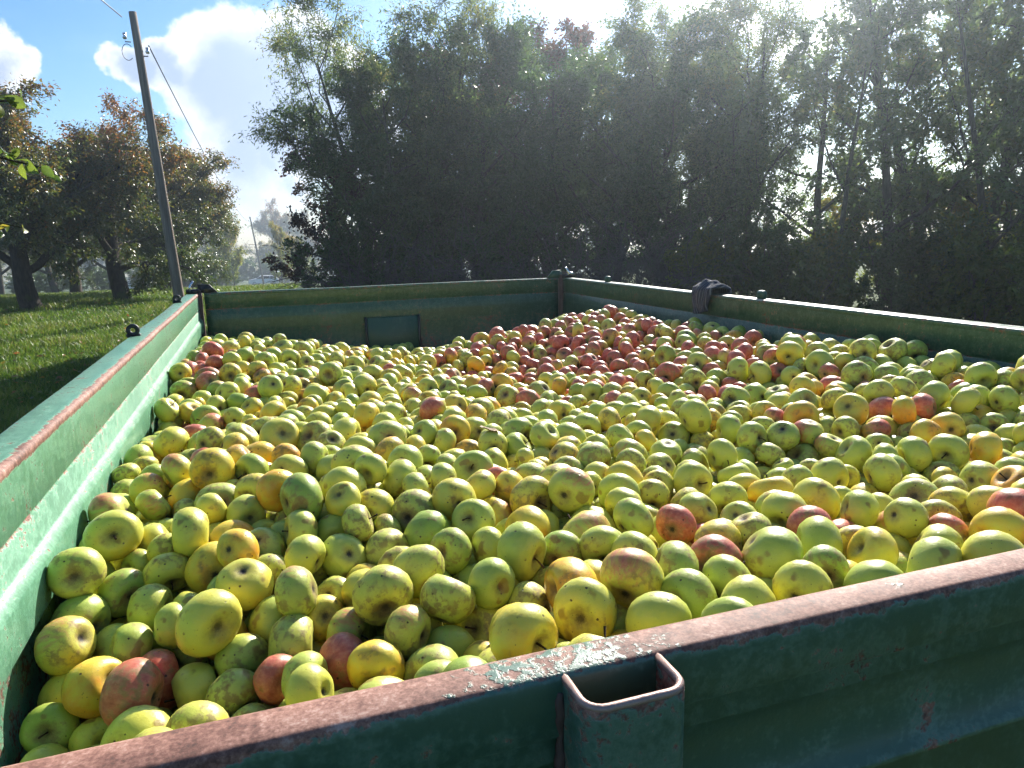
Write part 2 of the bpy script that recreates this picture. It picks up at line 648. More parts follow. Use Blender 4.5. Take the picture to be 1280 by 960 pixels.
def wall_profile(t, lip, k=1.0):
    # inner side from the rim down, then the floor edge and the ribbed outer side up to the rim
    return [(-.012, 0., .20), (-.005, 0., lip * .6), (.000, -.0015, lip), (.003, -.005, lip), (.003, -.011, lip * .9), (.000, -.016, lip * .5), (0, -.019, .22), (0, -.086, .22), (-.0035, -.0885, .42), (-.0035, -.0925, .42), (0, -.095, .22),
            (0, -.134, .18), (.004 * k, -.137, .24), (.013 * k, -.150, .14), (.014 * k, -.154, .16), (.014 * k, -.205, .20), (.004 * k, -.222, .4), (0, -.226, .3), (0, -.33, .35), (.012 * k, -.345, .4), (.012 * k, -.42, .4), (0, -.435, .4), (0, -.56, .5),
            (-t, -.56, .4), (-t, -.40, .3), (-t + .012, -.385, .3), (-t + .012, -.145, .25), (-t + .012, -.137, .3), (-t + .012, -.068, .25), (-t, -.048, .3), (-t, -.010, .4), (-t + .003, -.003, .5), (-t + .009, 0., .30)]


def lw(V, wear):
    return wear + .35 * np.maximum(0, vnoise(V * np.array([1., 2.2, 3.])) - .25) * (V[..., 2] < TOP - .025)


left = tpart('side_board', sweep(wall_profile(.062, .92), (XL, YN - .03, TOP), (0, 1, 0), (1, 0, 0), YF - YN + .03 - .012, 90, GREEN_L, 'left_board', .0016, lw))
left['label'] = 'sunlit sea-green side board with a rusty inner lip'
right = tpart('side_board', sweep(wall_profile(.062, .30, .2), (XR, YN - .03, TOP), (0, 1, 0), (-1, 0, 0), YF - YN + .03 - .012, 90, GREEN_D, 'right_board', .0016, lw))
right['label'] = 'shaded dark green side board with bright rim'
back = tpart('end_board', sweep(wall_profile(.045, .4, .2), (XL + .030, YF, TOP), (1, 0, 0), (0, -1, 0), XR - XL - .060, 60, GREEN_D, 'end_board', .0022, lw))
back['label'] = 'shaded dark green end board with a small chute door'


def near_wear(V, wear):
    x = V[..., 0]
    top = V[..., 2] > TOP - .028
    chip = np.exp(-((x - .15) / .10) ** 2) * .62 + .16 * np.exp(-((x - .42) / .10) ** 2) - .10
    w_ = np.where(top, wear - chip, wear)
    side = np.exp(-((x - .345) / .055) ** 2) * np.clip((V[..., 2] - (TOP - .055)) / .05, 0, 1) * .32
    side = side + .55 * np.exp(-(((x - .462) / .011) ** 2 + ((V[..., 2] - (TOP - .135)) / .012) ** 2))
    return w_ + np.where(top, .12 * vnoise(V * np.array([9., 9., 9.])), side)


TN = .032
near_prof = [(-.004, 0., 1.), (.002, -.003, 1.), (.004, -.010, 1.), (.003, -.018, .95), (0, -.026, .5), (0, -.12, .3), (.012, -.135, .3), (.012, -.25, .3), (0, -.27, .3), (0, -.56, .4),
             (-TN, -.56, .4), (-TN, -.42, .3), (-TN + .010, -.405, .3), (-TN + .010, -.142, .10), (-TN + .004, -.138, .30), (-TN + .004, -.133, .30), (-TN + .010, -.130, .10), (-TN + .010, -.066, .08), (-TN + .003, -.061, .20), (-TN + .006, -.047, .12), (-TN, -.041, .18), (-TN, -.010, .22), (-TN + .0005, -.004, .60), (-TN + .002, -.001, 1.), (-TN + .005, 0., .95), (-.014, .0003, .9)]
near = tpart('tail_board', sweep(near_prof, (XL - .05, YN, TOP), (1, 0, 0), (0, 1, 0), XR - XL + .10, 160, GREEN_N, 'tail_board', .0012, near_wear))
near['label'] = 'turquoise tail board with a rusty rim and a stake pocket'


def near_child(name, me, parent=near):
    o = obj(name, me)
    o.parent = parent
    return o


# stake pocket: an open channel of bent steel on the outside of the tail board
def pocket():
    x0, x1, yb, yf = .154, .222, YN - TN + .0015, YN - .068
    r = .012
    path = [(x0, yb), (x0, yf + r)]
    path += [(x0 + r - r * math.cos(a), yf + r - r * math.sin(a)) for a in np.linspace(0, math.pi / 2, 6)[1:]]
    path += [(x1 - r + r * math.sin(a), yf + r - r * math.cos(a)) for a in np.linspace(0, math.pi / 2, 6)]
    path += [(x1, yb)]
    P = np.array(path)
    tan = np.gradient(P, axis=0)
    nrm = np.stack([tan[:, 1], -tan[:, 0]], 1)
    nrm /= np.linalg.norm(nrm, axis=1, keepdims=True)
    th = .0038
    outer, inner = P + 0 * nrm, P - nrm * th
    inner[0], inner[-1] = (x0 + th, yb), (x1 - th, yb)
    n = len(P)
    zt = TOP - .004
    rows = []
    for z in (zt - .0012, zt, zt, zt - .0012, zt - .0012):
        rows.append(z)
    V, q, wv = [], [], []
    zs = [TOP - .36, zt - .010, zt - .0012]
    ring = [(outer, zs[0], .3), (outer, zs[1], .30), (outer, zs[2], .55), (outer - nrm * .001, zt, 1.4), (inner + nrm * .001, zt, 1.4), (inner, zs[2], .6), (inner, zs[1], .5), (inner, zs[0], .5)]
    for pts, z, ww in ring:
        V += [(a, b, z) for a, b in pts]
        wv += [ww] * n
    for k in range(len(ring) - 1):
        for i in range(n - 1):
            q.append((k * n + i, k * n + i + 1, (k + 1) * n + i + 1, (k + 1) * n + i))
    return mesh_np('stake_pocket', V, [np.array(q)], GREEN_N, False, {'wear': ('POINT', np.array(wv))})


sp_ = near_child('stake_pocket', pocket())
mb = MB()
_x0, _x1, _yb, _yf, _r = .156, .220, YN - TN + .004, YN - .066, .012
_p = [(_x0, _yb), (_x0, _yf + _r)] + [(_x0 + _r - _r * math.cos(a), _yf + _r - _r * math.sin(a)) for a in np.linspace(0, math.pi / 2, 6)[1:]]
_p += [(_x1 - _r + _r * math.sin(a), _yf + _r - _r * math.cos(a)) for a in np.linspace(0, math.pi / 2, 6)] + [(_x1, _yb)]
mb.tube([(a, b, TOP - .0040) for a, b in _p], .0027, 8)
near_child('pocket_rim', mb.mesh('pocket_rim', RUST_EDGE, True), sp_)
for _wx in (.1525, .2235):
    mb = MB()
    _wz = np.linspace(TOP - .012, TOP - .34, 70)
    mb.tube(np.stack([_wx + .0008 * np.sin(_wz * 900), np.full(70, YN - TN + .0005), _wz], 1), .0032 + .0011 * np.sin(_wz * 1500), 6)
    near_child('weld_bead', mb.mesh('weld_bead', BROWN_STEEL, True), sp_)

# lashing eyes standing on the rims
def eye_mesh():
    mb = MB()
    a = np.linspace(0, 2 * np.pi, 18, endpoint=False)
    ro, ri, cz, t = .019, .0075, .021, .012
    V = []
    for y in (-t / 2, t / 2):
        V += [(ro * math.cos(k), y, cz + ro * math.sin(k)) for k in a]
        V += [(ri * math.cos(k), y, cz + ri * math.sin(k)) for k in a]
    n = 18
    q = []
    for i in range(n):
        j = (i + 1) % n
        q += [(i, n + i, n + j, j), (2 * n + i, 2 * n + j, 3 * n + j, 3 * n + i), (i, j, 2 * n + j, 2 * n + i), (n + i, 3 * n + i, 3 * n + j, n + j)]
    mb.add(V, q)
    mb.box((0, 0, .0045), (.040, t * .96, .011), .002)
    return mb.mesh('lashing_eye', BLACK_STEEL)


EYE = eye_mesh()
for x, y in ((XL - .045, 2.40), (XL - .045, 3.72)):
    e = near_child('lashing_eye', EYE, left)
    e.location = (x, y, TOP - .002)
    e.scale = (.95, 1.0, .95)
mbt = MB()
mbt.box((0, 0, .014), (.026, .042, .034), .006)
TAB = mbt.mesh('hinge_tab', GREEN_D)
for x, y in ((XR + .040, 2.44), (XR + .040, 3.80)):
    e = near_child('hinge_tab', TAB, right)
    e.location = (x, y, TOP)

# corner posts, bed, latches
for x, y, m_ in ((XL - .012, YF + .018, BROWN_STEEL), (XR + .012, YF + .018, BROWN_STEEL)):
    mb = MB()
    mb.box((x, y, TOP - .27), (.058, .062, .58), .006)
    tpart('corner_post', mb.mesh('corner_post', m_))
mb = MB()
mb.box(((XL + XR) / 2, (YN + YF) / 2, BED - .05), (XR - XL + .12, YF - YN + .10, .06), .008)
tpart('bed', mb.mesh('bed', GREEN_D))
for x in (.36, 1.16):
    mb = MB()
    mb.box((x, 2.4, BED - .16), (.09, 4.2, .15), .01)
    tpart('chassis_beam', mb.mesh('chassis_beam', BLACK_STEEL))


def latch(x, y, sgn, mat):
    o = obj('corner_latch', None)
    o.empty_display_size = .02
    o.parent = trailer
    o.location = Vector((x, y, TOP)) - T0
    mb = MB()
    mb.prism([(0, 0), (.105, 0), (.065, .045), (.008, .048)], (0, -.010, .0), (sgn, 0, 0), (0, 0, 1), (0, 1, 0), .020)
    obj('latch_plate', mb.mesh('latch_plate', mat), o)
    mb = MB()
    mb.tube([(-.030 * sgn, -.03, .010), (-.030 * sgn, -.03, .035), (-.022 * sgn, -.025, .052), (-.012 * sgn, -.02, .066)], [.007, .008, .007, .006], 8)
    obj('lever', mb.mesh('lever', ZINC), o)
    mb = MB()
    mb.tube([(-.052 * sgn, -.025, .012), (.012 * sgn, -.025, .012)], .013, 10)
    obj('hinge_pin', mb.mesh('hinge_pin', BLACK_STEEL), o)
    return o


latch(XL - .005, YF + .012, 1, BLACK_STEEL)
latch(XR + .005, YF + .012, -1, GREEN_D)
lk = MB()
lk.tube([(XR + .02, YF - .01, TOP + .008), (XR + .045, YF - .02, TOP + .03), (XR + .062, YF - .03, TOP + .022)], .009, 8)
tpart('latch_handle', lk.mesh('latch_handle', ZINC))

# chute door in the end board
mb = MB()
mb.box((.735, YF - .022, TOP - .335), (.30, .012, .30), .003)
cd = tpart('chute_door', mb.mesh('chute_door', GREEN_D))
for x in (.578, .892):
    mb = MB()
    mb.box((x, YF - .022, TOP - .335), (.014, .020, .31), .003)
    near_child('door_guide', mb.mesh('door_guide', BLACK_STEEL), cd)

# wheels and drawbar below (seen only from the side)
def lathe(profile, n, axis='x'):
    a = np.linspace(0, 2 * np.pi, n, endpoint=False)
    pr = np.array(profile)
    V = np.stack([np.broadcast_to(pr[:, 0, None], (len(pr), n)), pr[:, 1, None] * np.cos(a), pr[:, 1, None] * np.sin(a)], -1).reshape(-1, 3)
    q = []
    i0 = np.arange(n)
    j0 = (i0 + 1) % n
    for k in range(len(pr) - 1):
        q.append(np.stack([k * n + i0, k * n + j0, (k + 1) * n + j0, (k + 1) * n + i0], 1))
    return V, np.concatenate(q)


tyreV, tyreQ = lathe([(-.08, .24), (-.11, .28), (-.115, .38), (-.085, .43), (.085, .43), (.115, .38), (.11, .28), (.08, .24), (-.08, .24)], 36)
rimV, rimQ = lathe([(-.03, .02), (-.03, .10), (.02, .14), (.04, .20), (.085, .245), (-.085, .245), (-.04, .2)], 28)
TYRE = mesh_np('tyre', tyreV, [tyreQ], RUBBER, True)
RIM = mesh_np('rim', rimV, [rimQ], RUST_EDGE, True)
for x in (-.12, 1.64):
    for y in (1.3, 3.6):
        wv = obj('wheel', None)
        wv.empty_display_size = .05
        wv.parent = trailer
        wv.location = Vector((x, y, .43)) - T0
        obj('tyre', TYRE, wv)
        obj('rim', RIM, wv)
for y in (1.3, 3.6):
    mb = MB()
    mb.box((.76, y, .43), (1.6, .07, .07), .008)
    tpart('axle', mb.mesh('axle', BLACK_STEEL))
    mb = MB()
    mb.box((.76, y, .72), (.9, .35, .52), .02)
    tpart('axle_bracket', mb.mesh('axle_bracket', BLACK_STEEL))

# ------------------------------------------------------------------ the apple heap
# wanted height of the heap's surface (x, y, z relative to the camera)
CTRL = np.array([(-.31, .45, -.42), (-.31, .75, -.53), (-.31, .95, -.50), (-.29, 1.15, -.40), (-.31, 1.6, -.405), (-.31, 1.9, -.42), (-.31, 2.45, -.43), (-.31, 2.88, -.375), (-.31, 3.5, -.40), (-.31, 4.3, -.47),
                 (-.13, .5, -.375), (-.16, .72, -.50), (-.20, .90, -.47), (-.15, 1.17, -.355), (-.14, 1.52, -.345), (-.16, 2.74, -.335), (-.03, 3.15, -.345), (0, 4.3, -.50),
                 (0, .9, -.40), (.06, 1.12, -.34), (.23, .85, -.40), (.15, .5, -.385), (.45, .5, -.375), (.8, .5, -.345), (1.2, .5, -.335), (1.6, .5, -.33),
                 (.21, 1.8, -.385), (.35, 2.65, -.44), (.37, 3.6, -.52), (.54, 4.3, -.60), (.40, 1.4, -.385), (.7, 1.2, -.40), (.79, 2.7, -.53), (.75, 1.9, -.46), (.86, 3.88, -.595), (1.07, 4.3, -.655),
                 (1.23, 2.24, -.48), (1.26, 1.63, -.43), (1.0, 1.0, -.40), (1.19, .92, -.385), (1.4, 1.29, -.335), (1.71, 1.77, -.285), (1.45, 2.19, -.345), (1.63, 3.33, -.345), (1.3, 3.3, -.415), (1.75, 4.2, -.50), (1.75, 2.6, -.355), (1.75, .9, -.30), (1.75, 1.3, -.295), (1.4, 4.25, -.58)])


def target_z(x, y):
    d2 = (np.asarray(x)[..., None] - CTRL[:, 0]) ** 2 + (np.asarray(y)[..., None] - CTRL[:, 1]) ** 2
    wgt = 1.0 / (d2 + .012) ** 1.6
    return (wgt * CTRL[:, 2]).sum(-1) / wgt.sum(-1) + CAMZ


def pack_apples():
    """let loose spheres settle into the box (position-based relaxation)"""
    g = np.random.default_rng(21)
    N = 7000
    rad = np.clip(.0303 + .0042 * g.standard_normal(N), .022, .0375)
    x = g.uniform(XL + .04, XR - .04, N)
    y = g.uniform(YN + .04, YF - .04, N)
    lay = g.random(N)
    P = np.stack([x, y, target_z(x, y) - .17 + lay * .32], 1)
    DEPTH = .172
    pairs = None
    for it in range(150):
        P[:, 2] -= .0035 if it < 110 else .0012
        if it % 3 == 0:
            cs = .080
            c = np.floor((P - np.array([XL - .2, YN - .2, 0])) / cs).astype(np.int64)
            key = (c[:, 0] * 200 + c[:, 1]) * 200 + c[:, 2]
            order = np.argsort(key, kind='stable')
            sk = key[order]
            I, J = [], []
            for dx in (-1, 0, 1):
                for dy in (-1, 0, 1):
                    for dz in (-1, 0, 1):
                        k2 = key + (dx * 200 + dy) * 200 + dz
                        lo = np.searchsorted(sk, k2, 'left')
                        hi = np.searchsorted(sk, k2, 'right')
                        m = hi - lo
                        tot = m.sum()
                        if not tot:
                            continue
                        ia = np.repeat(np.arange(N), m)
                        off = np.arange(tot) - np.repeat(np.cumsum(m) - m, m)
                        ja = order[np.repeat(lo, m) + off]
                        k = ia < ja
                        I.append(ia[k])
                        J.append(ja[k])
            I, J = np.concatenate(I), np.concatenate(J)
        for sub in range(2):
            d = P[J] - P[I]
            dist = np.linalg.norm(d, axis=1) + 1e-9
            ov = (rad[I] + rad[J]) * .985 - dist
            k = ov > 0
            if k.any():
                c_ = d[k] / dist[k, None] * (ov[k] * .5 * .55)[:, None]
                corr = np.zeros_like(P)
                np.add.at(corr, I[k], -c_)
                np.add.at(corr, J[k], c_)
                P += corr
            P[:, 0] = np.clip(P[:, 0], XL + rad + .014, XR - rad - .014)
            P[:, 1] = np.clip(P[:, 1], YN + rad + .012, YF - rad - .014)
            fl = target_z(P[:, 0], P[:, 1]) - DEPTH + rad
            P[:, 2] = np.maximum(P[:, 2], fl)
    return P, rad


AP, AR = pack_apples()


def disc_buffer(P, rad, eye, right, up, fwd, W=640, H=480, f=460.5, rim=True):
    """which sphere is seen at each pixel (painter's order) and how many pixels each one shows"""
    rel = P - eye
    cx, cy, cz = rel @ right, rel @ up, rel @ fwd
    buf = np.full((H, W), -1, np.int32)
    order = np.argsort(-cz)
    for i in order:
        if cz[i] < .08:
            continue
        px, py, pr = W / 2 + f * cx[i] / cz[i], H / 2 - f * cy[i] / cz[i], f * rad[i] / cz[i]
        x0, x1 = max(0, int(px - pr)), min(W, int(px + pr) + 2)
        y0, y1 = max(0, int(py - pr)), min(H, int(py + pr) + 2)
        if x0 >= x1 or y0 >= y1:
            continue
        yy, xx = np.ogrid[y0:y1, x0:x1]
        m = (xx - px) ** 2 + (yy - py) ** 2 <= pr * pr
        buf[y0:y1, x0:x1][m] = i
    if rim:
        # what the tail board hides
        a = np.array([XL - .1, YN - .03, TOP]) - eye
        b = np.array([XR + .1, YN - .03, TOP]) - eye
        b2 = np.array([.9, YN - .03, TOP]) - eye
        pa = (W / 2 + f * (a @ right) / (a @ fwd), H / 2 - f * (a @ up) / (a @ fwd))
        pb = (W / 2 + f * (b2 @ right) / (b2 @ fwd), H / 2 - f * (b2 @ up) / (b2 @ fwd))
        yy, xx = np.mgrid[0:H, 0:W]
        buf[yy > pa[1] + (pb[1] - pa[1]) * (xx - pa[0]) / (pb[0] - pa[0])] = -1
    return np.bincount(buf[buf >= 0], minlength=len(P)), buf


eye0 = np.array([0, 0, CAMZ])
nr, nu, nf = (np.array(k) for k in (c_right, c_up, c_fwd))
vis, vis_buf = disc_buffer(AP, AR, eye0, nr, nu, nf)
allvis = vis.copy()
for off in ((-.7, 0, .1), (.7, -.1, .1), (0, .1, .8), (1.2, 0, .5)):
    v2, _ = disc_buffer(AP, AR, eye0 + np.array(off), nr, nu, nf, rim=False)
    allvis += v2
v3, _ = disc_buffer(AP, AR, np.array([.76, 2.4, 5.2]), np.array([0, 1., 0]), np.array([-1., 0, 0]), np.array([0, 0, -1.]), f=380, rim=False)
allvis += v3


def apple_shape(nt, ns, g, pear=0.0):
    """unit apple (diameter about 1): stem cavity at +z, calyx basin at -z, five soft ribs"""
    u = np.linspace(0, 1, nt)
    th = np.pi * (u - .10 * np.sin(4 * np.pi * u) / 2)            # denser rings at both ends
    ph = np.linspace(0, 2 * np.pi, ns, endpoint=False)
    r = .5 * np.sin(th) * (1 + .05 * np.cos(th)) + .035 * np.sin(th) ** 3
    tall = g.uniform(.455, .51)
    z = tall * np.cos(th) - g.uniform(.18, .26) * np.exp(-(th / .45) ** 2) + g.uniform(.11, .18) * np.exp(-((np.pi - th) / .42) ** 2)
    rr = r[:, None] * np.ones(ns)[None]
    zz = z[:, None] * np.ones(ns)[None]
    lower = smoothnp(th, .8, 2.8)[:, None]
    p0 = g.uniform(0, 6.28)
    rr = rr * (1 + .030 * lower * np.cos(5 * ph + p0)[None] + .03 * np.cos(2 * ph + g.uniform(0, 6.28))[None] * np.sin(th)[:, None])
    X, Y = rr * np.cos(ph), rr * np.sin(ph)
    zz = zz * (1 + g.uniform(-.08, .08) * X / .5) + g.uniform(-.05, .05) * Y * 2
    V = np.stack([X, Y, zz], -1)
    V = V * (1 + .028 * vnoise(V * 2.6 + g.uniform(0, 50, 3))[..., None])
    q, t3 = [], []
    Vf = V[1:-1].reshape(-1, 3)
    m = nt - 2
    i0 = np.arange(ns)
    j0 = (i0 + 1) % ns
    for k in range(m - 1):
        q.append(np.stack([k * ns + i0, (k + 1) * ns + i0, (k + 1) * ns + j0, k * ns + j0], 1))
    Vf = np.vstack([Vf, V[0].mean(0), V[-1].mean(0)])
    t3 = np.concatenate([np.stack([np.full(ns, m * ns), i0, j0], 1), np.stack([np.full(ns, m * ns + 1), (m - 1) * ns + j0, (m - 1) * ns + i0], 1)])
    return Vf, np.concatenate(q), t3


def apple_material(name, kind):
    m, t = new_mat(name)
    tone_ = t.attr('tone', kind).outputs['Vector']
    sep = t.n('ShaderNodeSeparateXYZ')
    t.put(sep.inputs[0], tone_)
    hue, blush, russ = sep.outputs
    seed = t.attr('seed', kind).outputs['Vector']
    ap = t.attr('ap').outputs['Vector']
    q = t.vmath('ADD', ap, seed)
    s2 = t.n('ShaderNodeSeparateXYZ')
    t.put(s2.inputs[0], ap)
    ax, ay, az = s2.outputs
    rxy = t.math('SQRT', t.math('ADD', t.math('MULTIPLY', ax, ax), t.math('MULTIPLY', ay, ay)))
    n_lo = t.noise(q, 2.2, 3., .55)
    n_mid = t.noise(q, 7.0, 5., .6)
    n_hi = t.noise(q, 34.0, 4., .65)
    streak = t.noise(t.vmath('MULTIPLY', q, (9., 9., 1.2)), 1.6, 4., .6)
    # ground colour: green to golden yellow, one side riper
    h = t.math('ADD', hue, t.math('MULTIPLY', t.math('SUBTRACT', n_lo, .5), .75))
    h = t.math('ADD', h, t.math('MULTIPLY', ax, .22))
    col = t.ramp(h, [(.0, (.30, .40, .060)), (.35, (.46, .51, .090)), (.65, (.61, .57, .085)), (.88, (.70, .48, .045)), (1.0, (.70, .33, .030))])
    col = t.mix(t.ss(n_hi, .50, .72, 0, .28), col, t.mix(.5, col, (.62, .60, .22)))
    # red cheek
    b = t.math('ADD', t.math('MULTIPLY', ax, -1.0), t.math('MULTIPLY', t.math('SUBTRACT', streak, .5), .9))
    b = t.math('ADD', b, t.math('MULTIPLY_ADD', blush, 1.9, -1.12))
    bm = t.ss(b, -.18, .34)
    red = t.ramp(t.math('ADD', n_mid, t.math('MULTIPLY', t.math('SUBTRACT', streak, .5), .6)), [(.25, (.38, .035, .045)), (.5, (.54, .105, .090)), (.8, (.66, .26, .16))])
    col = t.mix(t.math('MULTIPLY', bm, .90), col, red)
    # russet around the stem and in the basin, netted skin
    up = t.ss(az, .10, .30)
    down = t.ss(az, -.10, -.30)
    near_ax = t.ss(t.math('ADD', rxy, t.math('MULTIPLY', t.math('SUBTRACT', n_mid, .5), .40)), .30, .06)
    rs = t.math('MULTIPLY', near_ax, t.math('MAXIMUM', up, t.math('MULTIPLY', down, .85)))
    rs = t.math('MULTIPLY', rs, t.math('MULTIPLY_ADD', russ, .7, .55), clamp=True)
    col = t.mix(rs, col, t.mix(n_hi, (.13, .085, .03), (.30, .21, .085)))
    net = t.math('MULTIPLY', t.ss(t.math('ADD', n_lo, t.math('MULTIPLY', russ, .30)), .62, .78), t.ss(n_mid, .44, .58))
    col = t.mix(t.math('MULTIPLY', net, .75), col, t.mix(n_hi, (.17, .105, .032), (.34, .245, .10)))
    # the dead flower in the basin and the hole of the stem
    pit = t.math('MULTIPLY', t.ss(t.math('ADD', rxy, t.math('MULTIPLY', t.math('SUBTRACT', n_hi, .5), .10)), .115, .030), t.math('ADD', down, t.math('MULTIPLY', up, .8)), clamp=True)
    col = t.mix(pit, col, (.030, .020, .012))
    # scab spots, insect holes, bruises and pale lenticels
    vd = t.voro(q, 3.6)
    spot = t.math('MULTIPLY', t.ss(t.math('ADD', vd, t.math('MULTIPLY', t.math('SUBTRACT', n_hi, .5), .10)), .095, .066), t.ss(t.math('ADD', n_lo, t.math('MULTIPLY', russ, .30)), .42, .54))
    col = t.mix(t.math('MULTIPLY', spot, .92), col, (.060, .030, .014))
    vs = t.voro(t.vmath('ADD', q, (3.1, 1.7, 8.4)), 13.0)
    fl = t.math('MULTIPLY', t.ss(vs, .15, .10), t.ss(n_mid, .46, .60))
    col = t.mix(t.math('MULTIPLY', fl, .80), col, (.10, .062, .022))
    br = t.ss(t.noise(t.vmath('ADD', q, (7., 3., 1.)), 2.6, 2., .4), .64, .71)
    col = t.mix(t.math('MULTIPLY', br, .70), col, (.23, .12, .035))
    lent = t.ss(t.voro(q, 21.0), .16, .08)
    col = t.mix(t.math('MULTIPLY', lent, .30), col, (.66, .60, .30))
    rough_ = t.math('ADD', t.math('MULTIPLY_ADD', n_hi, .22, .27), t.math('MULTIPLY', t.math('MAXIMUM', rs, net), .3))
    hgt = t.math('ADD', t.math('MULTIPLY', n_mid, .5), t.math('ADD', t.math('MULTIPLY', n_hi, .16), t.math('MULTIPLY', spot, -.5)))
    t.out(t.bsdf(col, rough_, 0, .42, t.bump(hgt, .35, .0035)))
    return m


APPLE_O = apple_material('apple_skin', 'OBJECT')
APPLE_G = apple_material('apple_skin_heap', 'GEOMETRY')
STEM = bark_material('apple_stem', (.030, .018, .010), (.085, .050, .028))
ga = np.random.default_rng(33)
apple_meshes = []
for k in range(14):
    V, q, t3 = apple_shape(17, 24, ga)
    apple_meshes.append(mesh_np('apple', V, [q, t3], APPLE_O, True, {'ap': ('POINT', V)}))
stem_meshes = []
for k in range(4):
    mb = MB()
    bx, by = ga.uniform(-.12, .12, 2)
    L = ga.uniform(.22, .36)
    mb.tube([(0, 0, .24), (bx * .2, by * .2, .24 + L * .45), (bx, by, .24 + L)], [.020, .014, .022], 6)
    stem_meshes.append(mb.mesh('stem', STEM, True))


def apple_tones(P, g):
    n = len(P)
    x, y = P[:, 0], P[:, 1]
    hue = np.clip(.50 + .18 * g.standard_normal(n), .02, .98)
    hue = np.where(g.random(n) < .13, g.uniform(.78, 1.0, n), hue)
    redz = np.exp(-(((x - 1.30) / .48) ** 2 + ((y - 2.85) / .95) ** 2)) * .92
    redz = np.maximum(redz, .62 * np.exp(-(((x + .22) / .16) ** 2 + ((y - 2.62) / .38) ** 2)))
    redz = np.maximum(redz, .10 * np.exp(-(((x - 1.0) / .4) ** 2 + ((y - .75) / .25) ** 2)))
    redz = np.maximum(redz, .34 * np.exp(-(((x + .08) / .2) ** 2 + ((y - .52) / .10) ** 2)))
    isred = g.random(n) < np.maximum(redz, .012)
    blush = np.where(isred, g.uniform(.50, 1.0, n), np.where(g.random(n) < .12, g.uniform(.2, .42, n), 0.0))
    russ = np.clip(g.random(n) ** 1.6, 0, 1)
    return np.stack([hue, blush, russ], 1)


TONE = apple_tones(AP, np.random.default_rng(44))
for bx, by in ((92, 440), (172, 414), (214, 412), (98, 420), (529, 326), (505, 322)):     # a few single red ones among the near fruit
    while by > 300 and vis_buf[by, bx] < 0:
        by -= 3
    if vis_buf[by, bx] >= 0:
        TONE[vis_buf[by, bx], 1] = .88
rank = np.argsort(-vis)
single = rank[:300]
is_single = np.zeros(len(AP), bool)
is_single[single] = True
gq = np.random.default_rng(55)
ROT = gq.uniform(0, 2 * np.pi, (len(AP), 3))
ROT[:, 1] = np.arccos(gq.uniform(-1, 1, len(AP)))
SQ = 1 + .028 * gq.standard_normal((len(AP), 3))
SEED = gq.uniform(0, 60, (len(AP), 3))
size_cut = np.quantile(AR[single], .82)


AXIS = np.array([np.array(Euler(r).to_matrix())[:, 2] for r in ROT[single]])
axis_of = {int(i): AXIS[k] for k, i in enumerate(single)}
red_i = [i for i in single if TONE[i, 1] > .5]
small_cut = np.quantile(AR[single], .18)


def apple_words(i):
    hue, blush, russ = TONE[i]
    x, y = AP[i, 0], AP[i, 1]
    size = 'large ' if AR[i] > size_cut else 'small ' if AR[i] < small_cut else ''
    if blush > .78:
        look = size + 'red apple'
    elif blush > .5:
        look = 'red-cheeked yellow apple'
    elif blush > .1:
        look = 'pink-flushed green apple'
    elif russ > .66:
        look = 'russeted yellow-green apple' if hue < .62 else 'russeted yellow apple'
    elif hue > .74:
        look = size + 'golden apple'
    elif hue > .56:
        look = size + 'yellow apple'
    elif hue > .36:
        look = size + 'yellow-green apple'
    else:
        look = size + 'grass-green apple'
    view = eye0 - AP[i]
    facing = float(axis_of[int(i)] @ view / np.linalg.norm(view))
    touch = any(np.linalg.norm(AP[j] - AP[i]) < (AR[i] + AR[j]) * 1.08 for j in red_i if j != i)
    if touch and blush < .5:
        look += ' touching a red one'
    elif facing > .62:
        look += ' showing its stem hollow'
    elif facing < -.62:
        look += ' showing its flower end'
    else:
        look += ' on its side'
    if y < .62:
        place = 'close behind the rusty tail board rim'
    elif x < -.10 and y < 1.05:
        place = 'in the hollow beside the sunlit board'
    elif x < -.10:
        place = 'beside the sunlit side board'
    elif x > 1.45:
        place = 'beside the shaded side board'
    elif y < 1.15:
        place = 'near the tail board, ' + ('towards the sunlit board' if x < .15 else 'level with the stake pocket' if x < .42 else 'towards the shaded board')
    elif y < 2.0:
        place = 'in the middle of the heap'
    else:
        place = 'on the far half of the heap'
    return look + ' ' + place


for n_, i in enumerate(single):
    o = bpy.data.objects.new('apple', apple_meshes[n_ % len(apple_meshes)])
    COL.objects.link(o)
    o.location = AP[i]
    o.rotation_euler = ROT[i]
    o.scale = tuple(2.0 * AR[i] * SQ[i])
    o['tone'] = [float(k) for k in TONE[i]]
    o['seed'] = [float(k) for k in SEED[i]]
    words_ = apple_words(i)
    tag(o, words_, 'apple', words_.replace(' apple', ' apples').replace('its', 'their'))
    if n_ % 5 in (0, 2):
        obj('stem', stem_meshes[n_ % 4], o)

rest = np.where((~is_single) & (allvis > 3))[0]


